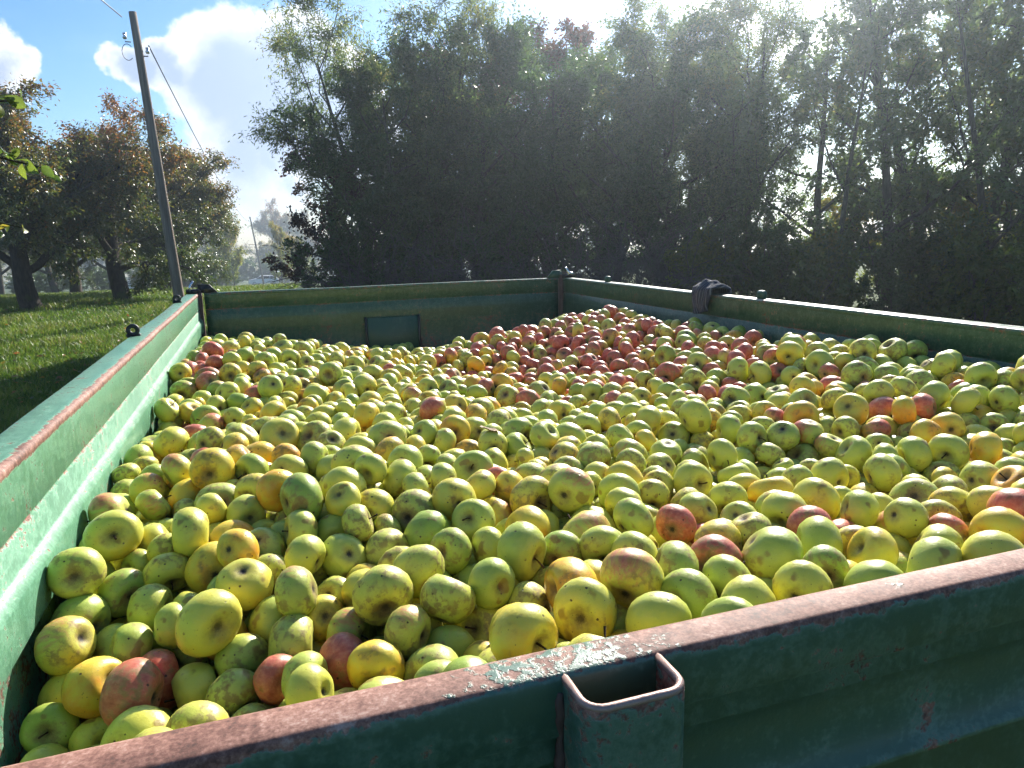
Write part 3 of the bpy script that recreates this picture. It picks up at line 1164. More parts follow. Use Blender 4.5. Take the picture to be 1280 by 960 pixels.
def heap_mesh(idx):
    gs = np.random.default_rng(66)
    shapes = [apple_shape(11, 15, gs) for _ in range(8)]
    Vs, Qs, Ts, A, TN_, SD = [], [], [], [], [], []
    off = 0
    for n_, i in enumerate(idx):
        V, q, t3 = shapes[n_ % 8]
        M = np.array(Euler(ROT[i]).to_matrix())
        W = (V * (2 * AR[i] * SQ[i])) @ M.T + AP[i]
        Vs.append(W)
        Qs.append(q + off)
        Ts.append(t3 + off)
        A.append(V)
        TN_.append(np.broadcast_to(TONE[i], V.shape))
        SD.append(np.broadcast_to(SEED[i], V.shape))
        off += len(V)
    return mesh_np('apple_heap', np.concatenate(Vs), [np.concatenate(Qs), np.concatenate(Ts)], APPLE_G, True,
                   {'ap': ('POINT', np.concatenate(A)), 'tone': ('POINT', np.concatenate(TN_)), 'seed': ('POINT', np.concatenate(SD))})


tag(obj('apple_heap', heap_mesh(rest)), 'mass of small yellow-green and red apples filling the rest of the trailer', 'apples', kind='stuff')
print('apples: single', len(single), 'heap', len(rest), 'visible', int((vis > 0).sum()))

# a few dry leaves lying on the apples
def dry_leaf(g):
    a, b = np.meshgrid(np.linspace(0, 1, 7), np.linspace(-1, 1, 5))
    wd = np.sin(np.pi * np.clip(a * .94 + .04, 0, 1)) ** .8 * .36
    curl = g.uniform(.2, .55)
    x, y = a, b * wd
    z = curl * (b * wd) ** 2 * 2.2 + g.uniform(-.3, .4) * (a - .4) ** 2 + .03 * np.sin(a * 9 + b * 2)
    V = np.stack([x - .5, y, z], -1).reshape(-1, 3)
    i = (np.arange(4)[:, None] * 7 + np.arange(6)[None]).ravel()
    V2 = np.vstack([V, V - np.array([0, 0, .012])])
    q = np.stack([i, i + 1, i + 8, i + 7], 1)
    return V2, np.concatenate([q, q[:, ::-1] + 35])


DRY = simple_mat('dry_leaf', (.22, .135, .060), .75, 0, .45, 4, .4)
gl = np.random.default_rng(91)
leaf_meshes = []
for k in range(4):
    V_, q_ = dry_leaf(gl)
    leaf_meshes.append(mesh_np('dry_leaf', V_, [q_], DRY, True))
spots = [i for i in single if AP[i, 1] > 1.3][31::90][:3]
for k, i in enumerate(spots):
    # sits in the dip beside this apple, on whatever is highest there
    dx, dy = gl.uniform(-.03, .03, 2)
    px_, py_ = AP[i, 0] + dx, AP[i, 1] + dy
    d2 = (AP[:, 0] - px_) ** 2 + (AP[:, 1] - py_) ** 2
    inside = d2 < AR ** 2
    zt = (AP[inside, 2] + np.sqrt(AR[inside] ** 2 - d2[inside])).max() + .004
    o = obj('dry_leaf', leaf_meshes[k % 4], None, (px_, py_, zt), (gl.uniform(-.35, .35), gl.uniform(-.35, .35), gl.uniform(0, 6.28)))
    o.scale = (gl.uniform(.035, .055),) * 3
    tag(o, 'curled brown dry leaf lying on top of the apples', 'leaf', 'dry leaves on the apple heap')

# ------------------------------------------------------------------ rag over the side board
def rag():
    nu_, nv_ = 46, 60
    u = np.linspace(-1, 1, nu_)
    v = np.linspace(0, 1, nv_)
    U, Vv = np.meshgrid(u, v)
    # path across the rim: hangs outside, over the top, hangs inside
    s = (Vv - .45) * .24
    half = .043
    px = np.where(s < -half, half, np.where(s > half, -half, -s))
    pz = np.where(s < -half, s + half, np.where(s > half, -(s - half), 0)) + .006
    px = px + np.where(s > half, -.010 * np.sin(np.clip((s - half) / .09, 0, 1) * 2.4), 0)
    bulge = .020 * np.exp(-(s / .05) ** 2)
    pz = pz + bulge
    fold = np.abs(np.sin(U * 3.1 + Vv * 2.2 + .9 * np.sin(Vv * 5 + U))) ** 1.5 * .019 + .005 * np.sin(U * 9 + Vv * 13)
    fold = fold + .005 * vnoise(np.stack([U * 5, Vv * 9, U * 0], -1))
    wid = .070 * (1 - .35 * smoothnp(Vv, .62, 1.0) ** 2) * (1 + .12 * np.sin(Vv * 5))
    ends = np.sqrt(np.clip(1 - (np.abs(U) ** 3), 0, 1))
    lift = (fold + .012) * ends
    inner = smoothnp(s, half * .4, half * 1.3)
    outer = smoothnp(-s, half * .4, half * 1.3)
    X = XR + .031 + px + (-inner + outer) * lift
    Z = TOP + pz + (1 - inner) * (1 - outer) * lift + .012 * U * U * inner
    Y = 2.78 + U * wid - .035 * (Vv - .4)
    P = np.stack([X, Y, Z], -1).reshape(-1, 3)
    i = (np.arange(nv_ - 1)[:, None] * nu_ + np.arange(nu_ - 1)[None]).ravel()
    q = np.stack([i, i + 1, i + nu_ + 1, i + nu_], 1)
    m, t = new_mat('striped_cloth')
    at = t.attr('weave').outputs['Vector']
    sp = t.n('ShaderNodeSeparateXYZ')
    t.put(sp.inputs[0], at)
    stripe = t.math('SINE', t.math('MULTIPLY', t.math('ADD', sp.outputs[0], t.math('MULTIPLY', sp.outputs[1], .4)), 60.0))
    c = t.mix(t.ss(stripe, .55, .95), (.050, .055, .072), (.17, .175, .19))
    c = t.mix(t.ss(t.noise(at, 6., 4., .6), .5, .7, 0, .5), c, (.085, .085, .10))
    t.out(t.bsdf(c, .9, 0, .15, t.bump(t.noise(at, 60., 3., .6), .6, .004)))
    me = mesh_np('rag', P, [q], m, True, {'weave': ('POINT', np.stack([U, Vv, U * 0], -1).reshape(-1, 3))})
    o = obj('rag', me)
    md = o.modifiers.new('thick', 'SOLIDIFY')
    md.thickness = .004
    md.offset = 1
    return o


tag(rag(), 'dark grey striped rag folded over the rim of the shaded side board', 'rag')


# ------------------------------------------------------------------ trees
def leaves_mesh(name, pos, axis, nrm, size, wid, tint, mat):
    n = len(pos)
    axis = axis / (np.linalg.norm(axis, axis=1, keepdims=True) + 1e-9)
    side = np.cross(axis, nrm)
    side /= np.linalg.norm(side, axis=1, keepdims=True) + 1e-9
    nn = np.cross(side, axis)
    L = size[:, None]
    W = (size * wid)[:, None] * .5
    a = pos
    b = pos + axis * L * .48 + side * W + nn * L * .07
    c = pos + axis * L - nn * L * .10
    d = pos + axis * L * .48 - side * W + nn * L * .07
    V = np.stack([a, b, c, d], 1).reshape(-1, 3)
    o = np.arange(n) * 4
    F = np.stack([np.stack([o, o + 1, o + 2], 1), np.stack([o, o + 2, o + 3], 1)], 1).reshape(-1, 3)
    return mesh_np(name, V, [F], mat, False, {'tint': ('FACE', np.repeat(tint, 2))})


def unit(v):
    return v / (np.linalg.norm(v) + 1e-9)


def grow(seed, H, spread, tr, clear=.15, limbs=11, branches=7, twigs=7, lpt=34, leaf=.085, lw_=.42, up=.55, lean=(0, 0), droop=.0, tint=.45, top_tint=.25, bark=None, leafm=None, shape='oval', stems=1, jit=.20):
    g = np.random.default_rng(seed)
    mb = MB()
    pos, axs = [], []

    def poly(p, d, L, n, wob, rise):
        pts = [p]
        for k in range(n):
            d = unit(d + g.standard_normal(3) * wob + np.array([0, 0, rise]))
            pts.append(pts[-1] + d * L / n)
        return np.array(pts)

    for st in range(stems):
        if stems == 1:
            base, d0 = np.array([0., 0, -.25]), unit(np.array([lean[0], lean[1], 1.]))
        else:
            a = st * 2.4 + g.uniform(0, 1)
            base = np.array([.22 * math.cos(a), .22 * math.sin(a), -.25])
            d0 = unit(np.array([.28 * math.cos(a) + lean[0], .28 * math.sin(a) + lean[1], 1.]))
        Ht = H * (.88 if st == 0 else g.uniform(.62, .85))
        trunk = poly(base, d0, Ht, 11, .055, .03)
        rt = tr * (1 if st == 0 else .7)
        rads = rt * np.linspace(1.0, .12, 12) ** .9
        rads[0] *= 1.35
        mb.tube(trunk, rads, 9)
        nl = limbs if stems == 1 else max(4, limbs // 2)
        for li in range(nl):
            t_ = clear + (1 - clear) * (li + g.uniform(.1, .9)) / nl
            k = t_ * 11
            i = min(10, int(k))
            p = trunk[i] + (trunk[i + 1] - trunk[i]) * (k - i)
            az = li * 2.399 + g.uniform(-.5, .5) + st
            if shape == 'round':
                env = math.sqrt(max(.05, 1 - (2 * (t_ - clear) / (1 - clear) - .75) ** 2 * .75))
            elif shape == 'cone':
                env = 1.05 - .75 * t_
            else:
                env = math.sin(math.pi * min(1, (.20 + .66 * t_))) ** .5
            L = spread * env * g.uniform(.75, 1.15)
            el = up * (1 - .3 * t_) + .5 * t_ * t_ + g.uniform(-.2, .2)
            d = np.array([math.cos(az) * math.cos(el), math.sin(az) * math.cos(el), math.sin(el)])
            limb = poly(p, d, L, 6, .13, .04 - droop * .05)
            r1 = max(.012, rads[i] * .55)
            mb.tube(limb, r1 * np.linspace(1, .22, 7), 6, False)
            for bi in range(branches):
                kb = (.22 + .78 * (bi + g.random()) / branches) * 6
                ib = min(5, int(kb))
                pb = limb[ib] + (limb[ib + 1] - limb[ib]) * (kb - ib)
                dm = unit(limb[ib + 1] - limb[ib])
                db = unit(dm * .55 + g.standard_normal(3) * .62 + np.array([0, 0, .12]))
                Lb = L * g.uniform(.26, .46) * (1.15 - .5 * kb / 6)
                br = poly(pb, db, Lb, 4, .16, .05 - droop * .12)
                mb.tube(br, max(.006, r1 * .30) * np.linspace(1, .3, 5), 4, False)
                for ti in range(twigs):
                    kt = (.2 + .8 * (ti + g.random()) / twigs) * 4
                    it = min(3, int(kt))
                    pt = br[it] + (br[it + 1] - br[it]) * (kt - it)
                    dt = unit(unit(br[it + 1] - br[it]) * .7 + g.standard_normal(3) * .6 - np.array([0, 0, droop * .5]))
                    Lt = g.uniform(.22, .50) * (spread / 2.6)
                    tw = poly(pt, dt, Lt, 2, .2, -droop * .25)
                    mb.tube(tw, [.006, .004, .002], 3, False)
                    s = g.random(lpt) * 2
                    j = np.minimum(1, s.astype(int))
                    pp = tw[j] + (tw[j + 1] - tw[j]) * (s - j)[:, None] + g.standard_normal((lpt, 3)) * jit * Lt
                    pos.append(pp)
                    axs.append(np.broadcast_to(dt, (lpt, 3)) * .8 + g.standard_normal((lpt, 3)) * .7)
    pos = np.concatenate(pos)
    axs = np.concatenate(axs)
    axs[:, 2] -= .15 + droop
    keep = pos[:, 2] > .12
    pos, axs = pos[keep], axs[keep]
    n = len(pos)
    nr_ = g.standard_normal((n, 3)) * .75 + np.array([0, 0, 1.0])
    size = leaf * g.uniform(.6, 1.25, n)
    tn = np.clip(tint + top_tint * (pos[:, 2] / H - .5) * 2 + .16 * g.standard_normal(n) + .22 * vnoise(pos * .9 + seed), 0, 1)
    return mb.mesh('trunk', bark, True), leaves_mesh('crown', pos, axs, nr_, size, lw_, tn, leafm)


def tree(name, meshes, x, y, rz, sc, label, group, cat='tree', dz=-.02):
    o = empty(name, (x, y, gz(x, y) + dz), (0, 0, rz))
    o.scale = (sc, sc, sc) if not isinstance(sc, tuple) else sc
    obj('trunk', meshes[0], o)
    obj('crown', meshes[1], o)
    tag(o, label, cat, group)
    return o


ORCH_A = grow(101, 5.4, 3.0, .25, clear=.22, limbs=14, branches=9, twigs=8, lpt=52, droop=.55, leaf=.092, lw_=.5, up=.55, lean=(-.16, .02), tint=.42, top_tint=.30, bark=BARK_ORCHARD, leafm=LEAF_ORCHARD, shape='round')
ORCH_B = grow(102, 5.6, 2.9, .24, clear=.23, limbs=14, branches=9, twigs=8, lpt=50, droop=.5, leaf=.092, lw_=.5, up=.60, lean=(-.12, .05), tint=.48, top_tint=.34, bark=BARK_ORCHARD, leafm=LEAF_ORCHARD, shape='round')
OG = 'orchard trees on the meadow'
tree('apple_tree', ORCH_A, -5.0, 20.0, .4, (1.0, 1.0, .86), 'old apple tree with a mossy leaning trunk nearest the meadow edge', OG)
tree('apple_tree', ORCH_B, -3.35, 21.5, 0, (1.0, 1.0, .84), 'apple tree with orange top and mossy leaning trunk left of the tall pole', OG)
tree('apple_tree', ORCH_A, -3.05, 27.5, 2.2, (1.0, 1.0, .86), 'apple tree with slim dark trunk just behind the tall pole', OG)
tree('apple_tree', ORCH_B, -2.3, 33.0, 1.3, (1.0, 1.0, .88), 'apple tree with crown reaching right of the tall pole', OG)
tree('apple_tree', ORCH_B, -8.2, 22.0, 2.9, (1.05, 1.05, .9), 'apple tree at the left end of the orchard row', OG)
tree('apple_tree', ORCH_A, -7.0, 34.0, 4.1, 1.0, 'apple tree in the second orchard row behind the leaning trunks', OG)
tree('apple_tree', ORCH_A, -10.5, 30.0, 5.2, 1.0, 'apple tree deep in the orchard beyond the leaning trunks', OG)

WIL = grow(111, 7.3, 2.9, .13, clear=.10, limbs=14, branches=8, twigs=7, lpt=38, leaf=.105, lw_=.27, up=.75, lean=(-.05, 0), tint=.5, top_tint=.2, bark=BARK_HEDGE, leafm=LEAF_WILLOW, droop=.1)
DEN = grow(112, 6.8, 2.7, .13, clear=.06, limbs=16, branches=8, twigs=7, lpt=44, leaf=.10, lw_=.42, up=.55, tint=.42, top_tint=.2, bark=BARK_HEDGE, leafm=LEAF_DARK)
RED = grow(113, 7.8, 2.2, .14, clear=.15, limbs=14, branches=7, twigs=7, lpt=32, leaf=.10, lw_=.5, up=.65, tint=.5, top_tint=.4, bark=BARK_HEDGE, leafm=LEAF_RED)
PUR = grow(114, 4.6, 1.9, .10, clear=.10, limbs=12, branches=7, twigs=7, lpt=30, leaf=.10, lw_=.6, up=.5, tint=.55, top_tint=.1, bark=BARK_HEDGE, leafm=LEAF_PURPLE)
SLM = grow(115, 7.6, 1.9, .12, clear=.16, limbs=16, branches=6, twigs=6, lpt=22, leaf=.11, lw_=.5, up=.6, tint=.5, top_tint=.05, bark=BARK_HEDGE, leafm=LEAF_WILLOW, stems=2)
YEL = grow(116, 5.0, 2.0, .10, clear=.12, limbs=12, branches=7, twigs=6, lpt=26, leaf=.12, lw_=.6, up=.5, tint=.5, top_tint=.25, bark=BARK_HEDGE, leafm=LEAF_YELLOW)
HG = 'trees of the thicket behind the trailer'
HK = .80
for m_, nm, x, y, rz, sc, lb in [
        (WIL, 'willow_tree', 2.8, 19.0, 0, 1.0, 'tall loose pale willow at the left end of the thicket'),
        (PUR, 'maple_tree', 2.25, 20.0, 1, .95, 'low dark purple-leaved tree at the left foot of the willow'),
        (DEN, 'hedge_tree', 3.3, 18.2, .7, .92, 'dense dark green tree right beside the pale willow'),
        (WIL, 'willow_tree', 4.4, 19.3, 2.4, 1.05, 'second pale willow rising behind the dense dark tree'),
        (DEN, 'hedge_tree', 5.4, 18.4, 2.1, 1.04, 'dense dark green tree in the darkest part of the thicket'),
        (RED, 'red_tree', 7.9, 20.0, .3, 1.06, 'tall tree with reddish brown top behind the end board'),
        (RED, 'red_tree', 6.3, 20.4, 2.3, .98, 'second reddish tree half hidden in the thicket'),
        (DEN, 'hedge_tree', 7.0, 17.6, 3.6, .98, 'dark green tree in front of the red-topped tree'),
        (WIL, 'willow_tree', 8.5, 16.9, 2.6, .96, 'silvery willow above the far corner of the trailer'),
        (DEN, 'hedge_tree', 9.6, 16.0, 5.0, .98, 'dark green tree behind the bare brushwood'),
        (WIL, 'willow_tree', 10.6, 15.0, 4.2, .98, 'silvery willow behind the rag on the side board'),
        (WIL, 'willow_tree', 11.7, 16.0, 1.2, 1.02, 'silvery willow in the second row behind the rag'),
        (SLM, 'slim_tree', 12.2, 13.4, 1.2, 1.02, 'slender two-stemmed tree right of the silvery willows'),
        (SLM, 'slim_tree', 12.9, 12.5, 3.0, 1.08, 'slender tree with forked dark stems rising over the side board'),
        (WIL, 'willow_tree', 14.4, 13.4, 5.2, 1.0, 'pale willow behind the forked dark stems'),
        (WIL, 'willow_tree', 16.4, 11.6, 1.1, 1.05, 'pale willow behind the right end of the thicket'),
        (SLM, 'slim_tree', 13.4, 11.3, 5.1, 1.12, 'slender tree with thin foliage and bright gaps'),
        (SLM, 'slim_tree', 14.0, 10.4, .2, 1.16, 'tall slender tree at the right end of the thicket'),
        (SLM, 'slim_tree', 15.0, 9.4, 2.0, 1.12, 'outermost slender tree past the right end of the thicket'),
        (YEL, 'yellow_tree', 14.7, 12.6, 1.0, .62, 'small yellow-green tree glowing behind the slender stems'),
        (YEL, 'yellow_tree', 15.6, 10.4, 2.2, .66, 'yellow-green tree shining through behind the rightmost stems'),
        (YEL, 'yellow_tree', 13.4, 14.2, 3.3, .60, 'low yellow-green tree behind the two-stemmed tree'),
        (DEN, 'hedge_tree', 4.6, 22.0, 4.4, 1.05, 'dark tree in the second row behind the willow'),
        (DEN, 'hedge_tree', 9.6, 20.0, 1.1, 1.05, 'dark tree in the second row right of the red top'),
        (DEN, 'hedge_tree', 11.6, 18.6, 1.9, 1.0, 'dark tree in the second row behind the silvery willows'),
        (DEN, 'hedge_tree', 6.2, 21.8, 3.9, 1.0, 'dark tree in the second row behind the darkest part'),
        (DEN, 'hedge_tree', 8.0, 21.6, 5.5, 1.0, 'dark tree in the second row behind the red top'),
        (DEN, 'hedge_tree', 10.2, 17.6, .4, .85, 'lower dark tree behind the brushwood'),
        (YEL, 'yellow_tree', 14.9, 11.5, 4.0, .62, 'low yellow-green tree behind the tall slender trees')]:
    tree(nm, m_, x * HK, y * HK, rz, (sc * HK, sc * HK, sc * HK * (.98 if 3.0 < x < 10.0 else 1.0)), lb, HG)

# shrubs and bare brushwood at the foot of the thicket
SHR = grow(121, 2.2, 1.25, .03, clear=.05, limbs=12, branches=6, twigs=5, lpt=24, leaf=.085, lw_=.5, up=.75, tint=.5, top_tint=.1, bark=TWIG, leafm=LEAF_DARK, stems=4)
SHY = grow(122, 2.0, 1.2, .03, clear=.05, limbs=12, branches=6, twigs=5, lpt=22, leaf=.095, lw_=.6, up=.75, tint=.25, top_tint=.1, bark=TWIG, leafm=LEAF_YELLOW, stems=4)
SHG = 'shrubs at the foot of the thicket'
for k, (x, y, rz, sc, m_, lb) in enumerate([
        (2.0, 18.6, 0, .85, SHR, 'leafy dark shrub at the left foot of the thicket'), (2.9, 17.6, 1, 1.0, SHR, 'dark shrub in front of the pale willow'), (4.4, 17.3, 2, 1.0, SHR, 'dark shrub behind the middle of the end board'),
        (5.9, 17.0, 3, 1.05, SHR, 'dark shrub left of the far trailer corner'), (9.4, 14.4, 4, .95, SHY, 'yellow-green shrub right of the bare brushwood'), (10.3, 13.3, 5, 1.1, SHR, 'glossy green shrub behind the rag'),
        (11.2, 12.5, .5, 1.0, SHY, 'yellow-green shrub left of the forked dark stems'), (12.4, 11.4, 1.5, 1.0, SHR, 'green shrub right of the forked dark stems'), (13.0, 10.3, 2.5, 1.1, SHY, 'bright yellow-green shrub under the right-hand slender trees'), (14.1, 9.3, 3.5, 1.1, SHY, 'bright yellow-green shrub at the right end of the thicket')]):
    o = tree('shrub', m_, x * HK, y * HK, rz, sc * HK, lb, SHG, 'shrub')
    o.children[0].name = 'stems'
    o.children[1].name = 'foliage'


def brushwood(seed, n, w, h):
    g = np.random.default_rng(seed)
    mb = MB()
    for k in range(n):
        p = np.array([g.uniform(-w, w), g.uniform(-.6, .6), 0.])
        d = unit(np.array([g.uniform(-.9, .9), g.uniform(-.5, .5), 1.]))
        L = h * g.uniform(.7, 1.5)
        pts = [p]
        for s in range(7):
            d = unit(d + g.standard_normal(3) * .16 + np.array([0, 0, -.16 * s / 3]))
            pts.append(pts[-1] + d * L / 7)
        pts = np.array(pts)
        pts[:, 2] = np.maximum(pts[:, 2], 0)
        mb.tube(pts, np.linspace(.011, .003, 8), 4, False)
        for j in range(5):
            q0 = pts[g.integers(2, 7)]
            dd = unit(d * .5 + g.standard_normal(3))
            mb.tube([q0, q0 + dd * .18, q0 + dd * .33 + np.array([0, 0, -.05])], [.005, .004, .002], 3, False)
    return mb.mesh('brushwood', TWIG)


for x, y, sd, lb in ((7.3, 15.3, 1, 'tangled bare brushwood behind the far trailer corner'), (8.6, 14.6, 2, 'tangled bare brushwood left of the yellow-green shrub'), (5.4, 16.2, 3, 'bare brushwood behind the right half of the end board'), (3.2, 16.8, 4, 'bare brushwood behind the chute door')):
    x, y = x * HK, y * HK
    o = obj('bramble_thicket', brushwood(sd, 150, 1.1, 1.8))
    o.location = (x, y, gz(x, y) - .03)
    tag(o, lb, 'brushwood', 'bare brushwood at the foot of the thicket')

# far trees round the parked cars
FG = 'far trees beyond the orchard'
far = [(-1.75, 62, .9, (.55, .55, 1.0), YEL, 'narrow yellow far tree between the estate car and the orchard'), (1.75, 60, 2.9, (.5, .5, .95), YEL, 'narrow yellow far tree between the thin pole and the thicket'), (-5.2, 62, .2, 1.0, YEL, 'yellow far tree left of the white estate car'), (-2.6, 70, 1.2, 1.05, YEL, 'orange-yellow far tree above the bonnet of the estate car'), (2.6, 140, 2.2, 1.5, YEL, 'far tree directly behind the white estate car'),
       (3.1, 66, 3.0, .85, YEL, 'small yellow far tree right of the thin far pole'), (6.5, 118, 4.0, 1.1, YEL, 'yellow far tree at the edge of the thicket beyond the car'), (-9.5, 58, 5.0, 1.1, ORCH_A, 'far apple tree left of the tall pole'), (-13.5, 60, .6, 1.1, ORCH_B, 'far apple tree behind the leftmost trunk'),
       (-17.5, 62, 1.6, 1.15, ORCH_A, 'far apple tree at the left edge of the orchard'), (-6.5, 142, 2.6, 1.6, ORCH_B, 'far broad tree on the slope below the cars'), (9.5, 150, 2.9, 1.7, ORCH_A, 'far broad tree right of the estate car'), (-20, 150, 1.9, 1.8, ORCH_B, 'farthest tree behind the orchard'), (-32, 140, .9, 1.8, ORCH_A, 'farthest tree at the left of the slope')]
g1 = np.random.default_rng(77)
belt = ['left of the orchard', 'behind the orchard row', 'beyond the leaning trunks', 'beyond the tall pole', 'beyond the far pole', 'behind the thicket', 'right behind the thicket', 'past the right end of the thicket']
for k in range(34):
    ang = R(-62 + k * 4.0)
    rr = g1.uniform(150, 215)
    x, y = rr * math.sin(ang), max(-20.0, rr * math.cos(ang))
    far.append((x, y, g1.uniform(0, 6), g1.uniform(1.9, 2.6) * (1.0 if k % 3 else .9), (ORCH_A, ORCH_B, YEL)[k % 3], ('broad', 'rust-tinged', 'yellow-green')[k % 3] + ' tree in the distant belt of wood ' + belt[min(7, int(k / 34 * 8))]))
for x, y, rz, sc, m_, lb in far:
    tree('far_tree', m_, x, y, rz, sc, lb, FG)
for k, (x, lb) in enumerate([(-13, 'far bush left of the estate car and below the slope trees'), (-8.5, 'far yellowing bush well left of the estate car'), (-4.5, 'far yellowing bush just left of the estate car'), (-.5, 'far yellowing bush behind the bonnet of the estate car'), (3.5, 'far yellowing bush behind the open tailgate'), (7.5, 'far yellowing bush right of the estate car')]):
    o = tree('far_bush', (SHY, SHR)[k % 2], x, 131 + 3 * (k % 3), k * 1.7, (2.6, 2.6, 2.0), lb, 'bushes behind the parked estate car', 'bush')
    o.children[0].name = 'stems'
    o.children[1].name = 'foliage'
g0 = np.random.default_rng(8)
names = ['dark far bush behind the leftmost trunk', 'dark far bush between the two leaning trunks', 'dark far bush behind the mossy trunk', 'dark far bush left of the tall pole', 'dark far bush behind the tall pole', 'dark far bush right of the tall pole', 'dark far bush left of the estate car']
for k, lb in enumerate(names):
    x = -20.5 + k * 2.9
    y = 66 + g0.uniform(-3, 3)
    o = tree('far_bush', SHR, x, y, k * 1.1, (1.3, 1.3, .9), lb, 'bushes beyond the orchard', 'bush')
    o.children[0].name = 'stems'
    o.children[1].name = 'foliage'


def ovate_leaves(name, pos, axis, nrm, size, wid, tint, mat):
    n = len(pos)
    axis = axis / (np.linalg.norm(axis, axis=1, keepdims=True) + 1e-9)
    side = np.cross(axis, nrm)
    side /= np.linalg.norm(side, axis=1, keepdims=True) + 1e-9
    nn = np.cross(side, axis)
    L = size[:, None]
    rows = [(0, .05, 0), (.14, .55, .02), (.36, .95, .05), (.60, .92, .04), (.82, .55, -.03), (1.0, .04, -.12)]
    P = []
    for a, h, c in rows:
        mid = pos + axis * L * a + nn * L * c
        off = side * (L * wid * .5 * h)
        P += [mid - off + nn * L * .10 * h, mid, mid + off + nn * L * .10 * h]
    V = np.stack(P, 1).reshape(-1, 3)
    o = (np.arange(n) * 18)[:, None]
    q = []
    for r in range(5):
        for k in (0, 1):
            q.append(o + np.array([[r * 3 + k, r * 3 + k + 1, r * 3 + k + 4, r * 3 + k + 3]]))
    return mesh_np(name, V, [np.concatenate(q)], mat, True, {'tint': ('FACE', np.tile(tint, 10))})


# the near tree whose twigs hang into view on the left
def near_tree():
    bark, crown = grow(131, 4.0, 1.5, .16, clear=.42, limbs=9, branches=6, twigs=5, lpt=12, leaf=.075, lw_=.6, up=.5, tint=.35, bark=BARK_ORCHARD, leafm=LEAF_ORCHARD, shape='round')
    x0, y0 = -4.3, 3.6
    z0 = gz(x0, y0)
    o = empty('apple_tree', (x0, y0, z0))
    obj('trunk', bark, o)
    obj('crown', crown, o)
    g = np.random.default_rng(14)
    mb = MB()
    pos, axs, nrm = [], [], []
    W = lambda *a: np.array(a) - np.array([x0, y0, z0])
    limb = np.array([W(-4.25, 3.6, 1.7), W(-3.4, 3.4, 2.25), W(-2.5, 3.15, 2.45), W(-1.6, 3.0, 2.42), W(-1.05, 3.0, 2.36)])
    mb.tube(limb, [.05, .04, .026, .014, .008], 7, False)
    tw = [[W(-1.25, 3.0, 2.38), W(-.95, 3.0, 2.42), W(-.70, 3.02, 2.44)], [W(-1.2, 3.0, 2.38), W(-.85, 3.02, 2.27), W(-.66, 3.05, 2.22)],
          [W(-1.6, 3.0, 2.42), W(-1.1, 2.95, 2.12), W(-.74, 2.95, 2.02)], [W(-1.6, 3.0, 2.42), W(-1.1, 3.05, 2.33), W(-.85, 3.1, 2.27)]]
    for k, t_ in enumerate(tw):
        t_ = np.array(t_)
        mb.tube(t_, [.006, .004, .0025], 5, False)
        n = 30
        s = .25 + 1.75 * (np.arange(n) + g.random(n)) / n
        j = np.minimum(1, s.astype(int))
        pos.append(t_[j] + (t_[j + 1] - t_[j]) * (s - j)[:, None] + g.standard_normal((n, 3)) * .014)
        axs.append((t_[j + 1] - t_[j]) * 2 + g.standard_normal((n, 3)) * .7 - np.array([0, 0, .35]))
        nrm.append(g.standard_normal((n, 3)) + np.array([0, -.6, .5]))
    obj('branch', mb.mesh('branch', BARK_ORCHARD, True), o)
    pos, axs, nrm = np.concatenate(pos), np.concatenate(axs), np.concatenate(nrm)
    me = ovate_leaves('leaves', pos, axs, nrm, g.uniform(.036, .070, len(pos)), .62, np.clip(.30 + .2 * g.standard_normal(len(pos)), 0, .8), LEAF_YELLOW)
    lf = obj('hanging_leaves', me, o)
    lf['kind'] = 'stuff'
    tag(o, 'nearby apple tree with a few leafy twigs hanging over the meadow beside the trailer', 'tree')


near_tree()

def fallen_leaves(n):
    g = np.random.default_rng(71)
    y = 7.0 * (45.0 / 7.0) ** g.random(n)
    x = y * (-.34 + .36 * g.random(n)) - .5
    pos = np.stack([x, y, ground_z(x, y) + .045 + .02 * g.random(n)], 1)
    ax = g.standard_normal((n, 3)) * np.array([1, 1, .25])
    return leaves_mesh('fallen_leaves', pos, ax, g.standard_normal((n, 3)) * .35 + np.array([0, 0, 1.]), g.uniform(.05, .10, n), .6, g.uniform(.55, 1., n), LEAF_ORCHARD)


tag(obj('fallen_leaves', fallen_leaves(1600)), 'scattered fallen leaves lying in the meadow grass under the orchard', 'leaves', kind='stuff')

# ------------------------------------------------------------------ poles and wire
def pole(x, y, H, lean, r0, label):
    z = gz(x, y)
    o = empty('utility_pole', (x, y, z))
    mb = MB()
    k = np.linspace(0, 1, 9)
    pts = np.stack([lean[0] * k, lean[1] * k, -.3 + (H + .3) * k], 1)
    mb.tube(pts, r0 * (1 - .36 * k), 14)
    obj('shaft', mb.mesh('shaft', WOODPOLE, True), o)
    for s in (-1, 1):
        mb = MB()
        c = np.array([lean[0] + s * r0 * .8, lean[1], H - .55 - .25 * (s > 0)])
        mb.tube([c, c + (s * .10, 0, 0), c + (s * .10, 0, .05)], .012, 6)
        br = obj('bracket', mb.mesh('bracket', BLACK_STEEL), o)
        mb = MB()
        c = c + (s * .10, 0, .05)
        mb.tube([c, c + (0, 0, .03), c + (0, 0, .06), c + (0, 0, .11)], [.03, .045, .03, .035], 8)
        obj('insulator', mb.mesh('insulator', ZINC, True), br)
    tag(o, label, 'pole', 'wooden poles along the meadow')
    return Vector((x + lean[0], y + lean[1], z + H))


pt1 = pole(-1.56, 17.0, 5.95, (-.30, 0), .112, 'tall weathered wooden utility pole standing among the orchard trees')
pt2 = pole(.75, 100.0, 8.6, (-1.0, 0), .13, 'thin far utility pole beside the parked white estate car')


